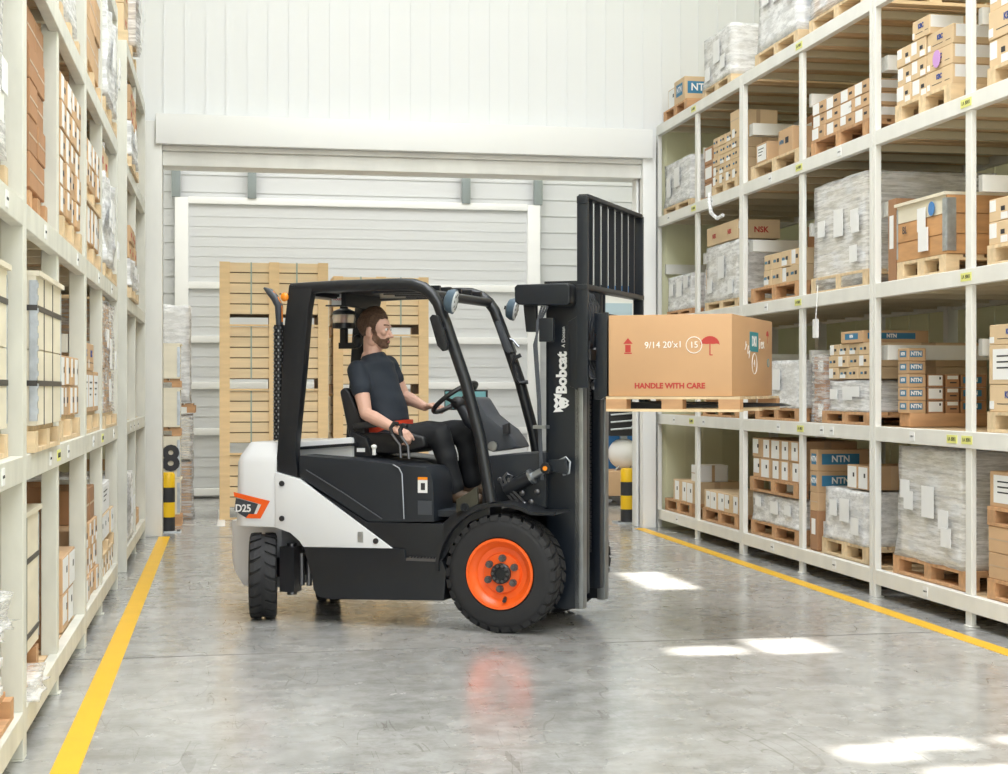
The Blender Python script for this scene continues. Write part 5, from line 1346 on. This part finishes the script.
# torso under the clothes
loft(body, [(hip, .15, .10, sp), (waist, .13, .09, sp), (chest, .16, .10, sp), (neck + Vector((0, 0, -.05)), .12, .07, sp)])
def arm(sh, el, wr):
    limb(body, [sh, sh.lerp(el, .45), el, el.lerp(wr, .3), wr], [.052, .050, .040, .043, .027])
arm(shN, elN, wrN); arm(shF, elF, wrF)
def hand(wr, dirv, palm, target, curl, thumb, spread=.018):
    """palm box, four fingers and a thumb curling towards `palm`"""
    d = Vector(dirv).normalized(); pn = Vector(palm).normalized(); sd_ = d.cross(pn).normalized()
    kn = wr + d * .075
    for k in range(4):
        t = (k - 1.5)
        a_ = wr + d * .012 + sd_ * t * .013; k0 = wr + d * (.082 - abs(t) * .006) + sd_ * t * spread
        limb(body, [a_, k0], [.015, .0115], 8)
        L_ = (.036, .041, .039, .030)[k]
        c1, c2, c3 = curl
        def dr(a): return d * cos(a) + pn * sin(a)
        p1 = k0 + dr(c1) * L_; p2 = p1 + dr(c1 + c2) * L_ * .72; p3 = p2 + dr(c1 + c2 + c3) * L_ * .55
        limb(body, [k0, p1, p2, p3], [.0098, .0092, .0085, .0072], 8)
    ts = sd_ * thumb
    t0 = wr + d * .025 + ts * .018; t1 = t0 + d * .028 + ts * .028 + pn * .012; t2 = t1 + d * .026 + ts * .006 + pn * .018; t3 = t2 + d * .014 + pn * .018
    limb(body, [t0, t1, t2, t3], [.014, .0115, .010, .008], 8)
hand(wrN, D(410, 436, .22) - wrN, Vector((-.1, .35, -1)), None, (.8, 1.1, .7), 1)
hand(wrF, D(436, 405, .70) - wrF, Vector((.5, -.2, -.8)), None, (.6, 1.2, .8), -1)
# ankles inside the trousers
knN, anN = D(440, 434, .42), D(455, 488, .42)
knF, anF = D(464, 431, .70), D(473, 482, .70)
hN, hF = hip + Vector((0, -.10, -.02)), hip + Vector((0, .10, -.02))
for h_, k_, a_ in ((hN, knN, anN), (hF, knF, anF)): limb(body, [h_, k_, a_], [.075, .05, .035])
HRI = HR.inverted()
def interp(t, tab):
    if t <= tab[0][0]: return tab[0][1]
    for (x0, y0_), (x1, y1_) in zip(tab, tab[1:]):
        if t <= x1: return y0_ + (y1_ - y0_) * (t - x0) / (x1 - x0)
    return tab[-1][1]
def paint(c, n_):
    p = HRI @ c / SC
    if abs(p.y) < .1 and -.13 < p.z < .14 and p.x > -.12:
        if -.0725 < p.z < -.061 and p.x > .086 and abs(p.y) < .019: return 1
        e = .003 * noise.noise(p * 130)
        zm = interp(p.x, [(.004, -.2), (.0045, .01), (.028, .0), (.036, -.030), (.055, -.050), (.078, -.052), (.085, -.046), (.11, -.046)]) + e
        if p.z < zm and p.z > interp(p.x, [(.0, -.05), (.03, -.085), (.05, -.106), (.1, -.118)]): return 2
        if .026 < p.z < .036 and p.x > .070 and .012 < abs(p.y) < .046: return 2
    return 0
bo = remesh(body.bm, 'body', [M['skin'], M['skinr'], M['beard']], .0036, dv, 2, paint)
for y in (-1, 1):
    e = MB().ell(hp(.079, y * .027, .006), (.0125, .0125, .0105), seg=12, ring=8).build('eye', M['eye'], dv)
    MB().ell(hp(.0895, y * .028, .006), (.004, .0055, .0055), seg=10, ring=8).build('iris', M['iris'], e)
# hair: cap over the cranium with a raised quiff
bm = bmesh.new(); bmesh.ops.create_icosphere(bm, subdivisions=6, radius=1)
for v in bm.verts:
    c = v.co.copy(); r = Vector((.100, .078, .092)); p = Vector((c.x * r.x - .012, c.y * r.y, c.z * r.z + .036))
    if c.z > .2: p.z += .018 * (c.z - .2) * (1.2 + c.x); 
    if c.x > .4 and c.z > .3: p.x -= .006
    p += c * (.004 * noise.noise(Vector((c.x * 9, c.y * 9, c.z * 5))) + .003 * noise.noise(c * 22))
    v.co = p
def keep(p):
    e = .005 * noise.noise(p * 70)
    return p.z > interp(p.x, [(-.12, -.052), (-.05, -.050), (-.034, -.030), (-.030, .012), (-.004, .016), (.002, -.004), (.026, -.004), (.034, .040), (.048, .064), (.065, .074), (.12, .080)]) + e
dead = [f for f in bm.faces if not keep(f.calc_center_median())]
bmesh.ops.delete(bm, geom=dead, context='FACES')
be = [e for e in bm.edges if len(e.link_faces) == 1]
ex_ = bmesh.ops.extrude_edge_only(bm, edges=be)
for v in ex_['geom']:
    if isinstance(v, bmesh.types.BMVert): v.co = Vector((-.012, 0, .03)) + (v.co - Vector((-.012, 0, .03))) * .86
stray = [v for v in bm.verts if not v.link_faces]
bmesh.ops.delete(bm, geom=stray, context='VERTS')
for v in bm.verts: v.co = HR @ (v.co * SC)
me = bpy.data.meshes.new('hair'); bm.to_mesh(me); bm.free(); me.materials.append(M['hair']); me.shade_smooth(); link('hair', me, dv)
# t-shirt
sh = MB()
loft(sh, [(hip + Vector((-.01, 0, .075)), .168, .122, sp), (waist + Vector((0, 0, .01)), .160, .118, sp), (chest.lerp(waist, .45), .168, .130, sp), (chest, .185, .138, sp), (chest + Vector((-.0, 0, .07)), .178, .112, sp), (neck + Vector((-.005, 0, -.052)), .125, .082, sp), (neck + Vector((-.005, 0, -.022)), .078, .070, sp)], 28)
for s_, e_ in ((shN, elN), (shF, elF)):
    limb(sh, [s_ + (Vector((0, VC, 0)) - Vector((0, DO.y, 0))) * 0 + (neck - s_) * .25 + Vector((0, 0, -.04)), s_, s_.lerp(e_, .35), s_.lerp(e_, .44)], [.070, .062, .061, .063], 16)
bm = sh.bm
shirt = remesh(bm, 't_shirt', [M['shirt']], .008, dv, 5)
for v in shirt.data.vertices:
    n_ = noise.noise(Vector((v.co.x * 9, v.co.y * 6, v.co.z * 16))); v.co += v.normal * .006 * n_
# trousers and belt
tr = MB()
loft(tr, [(hip + Vector((-.02, 0, -.085)), .16, .12, (1, 0, 0)), (hip + Vector((-.01, 0, .0)), .178, .13, sp), (hip + Vector((-.01, 0, .05)), .165, .118, sp)])
for h_, k_, a_ in ((hN, knN, anN), (hF, knF, anF)):
    limb(tr, [h_, h_.lerp(k_, .5), k_, k_.lerp(a_, .4), a_ + Vector((0, 0, -.0))], [.098, .086, .072, .066, .058], 18)
trs = remesh(tr.bm, 'trousers', [M['trouser']], .008, dv, 5)
for v in trs.data.vertices:
    n_ = noise.noise(Vector((v.co.x * 12, v.co.y * 8, v.co.z * 12)) + Vector((4, 0, 0))); v.co += v.normal * .010 * n_
bt = MB(); A_ = hip + Vector((-.008, 0, .048)); n = 36
for rr_ in (0,):
    ringo = [[bt.bm.verts.new(A_ + Vector((0, 1, 0)) * (.178 + o_) * sin(2 * pi * k / n) + sp.normalized() * (.132 + o_) * cos(2 * pi * k / n) + Vector((-.03 * z_, 0, z_))) for k in range(n)] for o_, z_ in ((.0, -.028), (.010, -.028), (.010, .030), (.0, .030))]
    for a__, b__ in zip(ringo, ringo[1:] + ringo[:1]):
        for k in range(n): bt._f([a__[k], a__[(k + 1) % n], b__[(k + 1) % n], b__[k]])
bt.build('belt', M['belt'], dv)
for k_, a_ in ((knN, anN), (knF, anF)):
    s1 = MB(); base = a_ + Vector((0, 0, -.03)); limb(s1, [a_, base], [.045, .045])
    limb(s1, [base + Vector((-.03, 0, -.02)), base + Vector((.06, 0, -.028)), base + Vector((.16, 0, -.036))], [.042, .042, .034])
    f = Vector((1, 0, -.15)).normalized()
    remesh(s1.bm, 'shoe', [M['shoe']], .007, dv, 3)
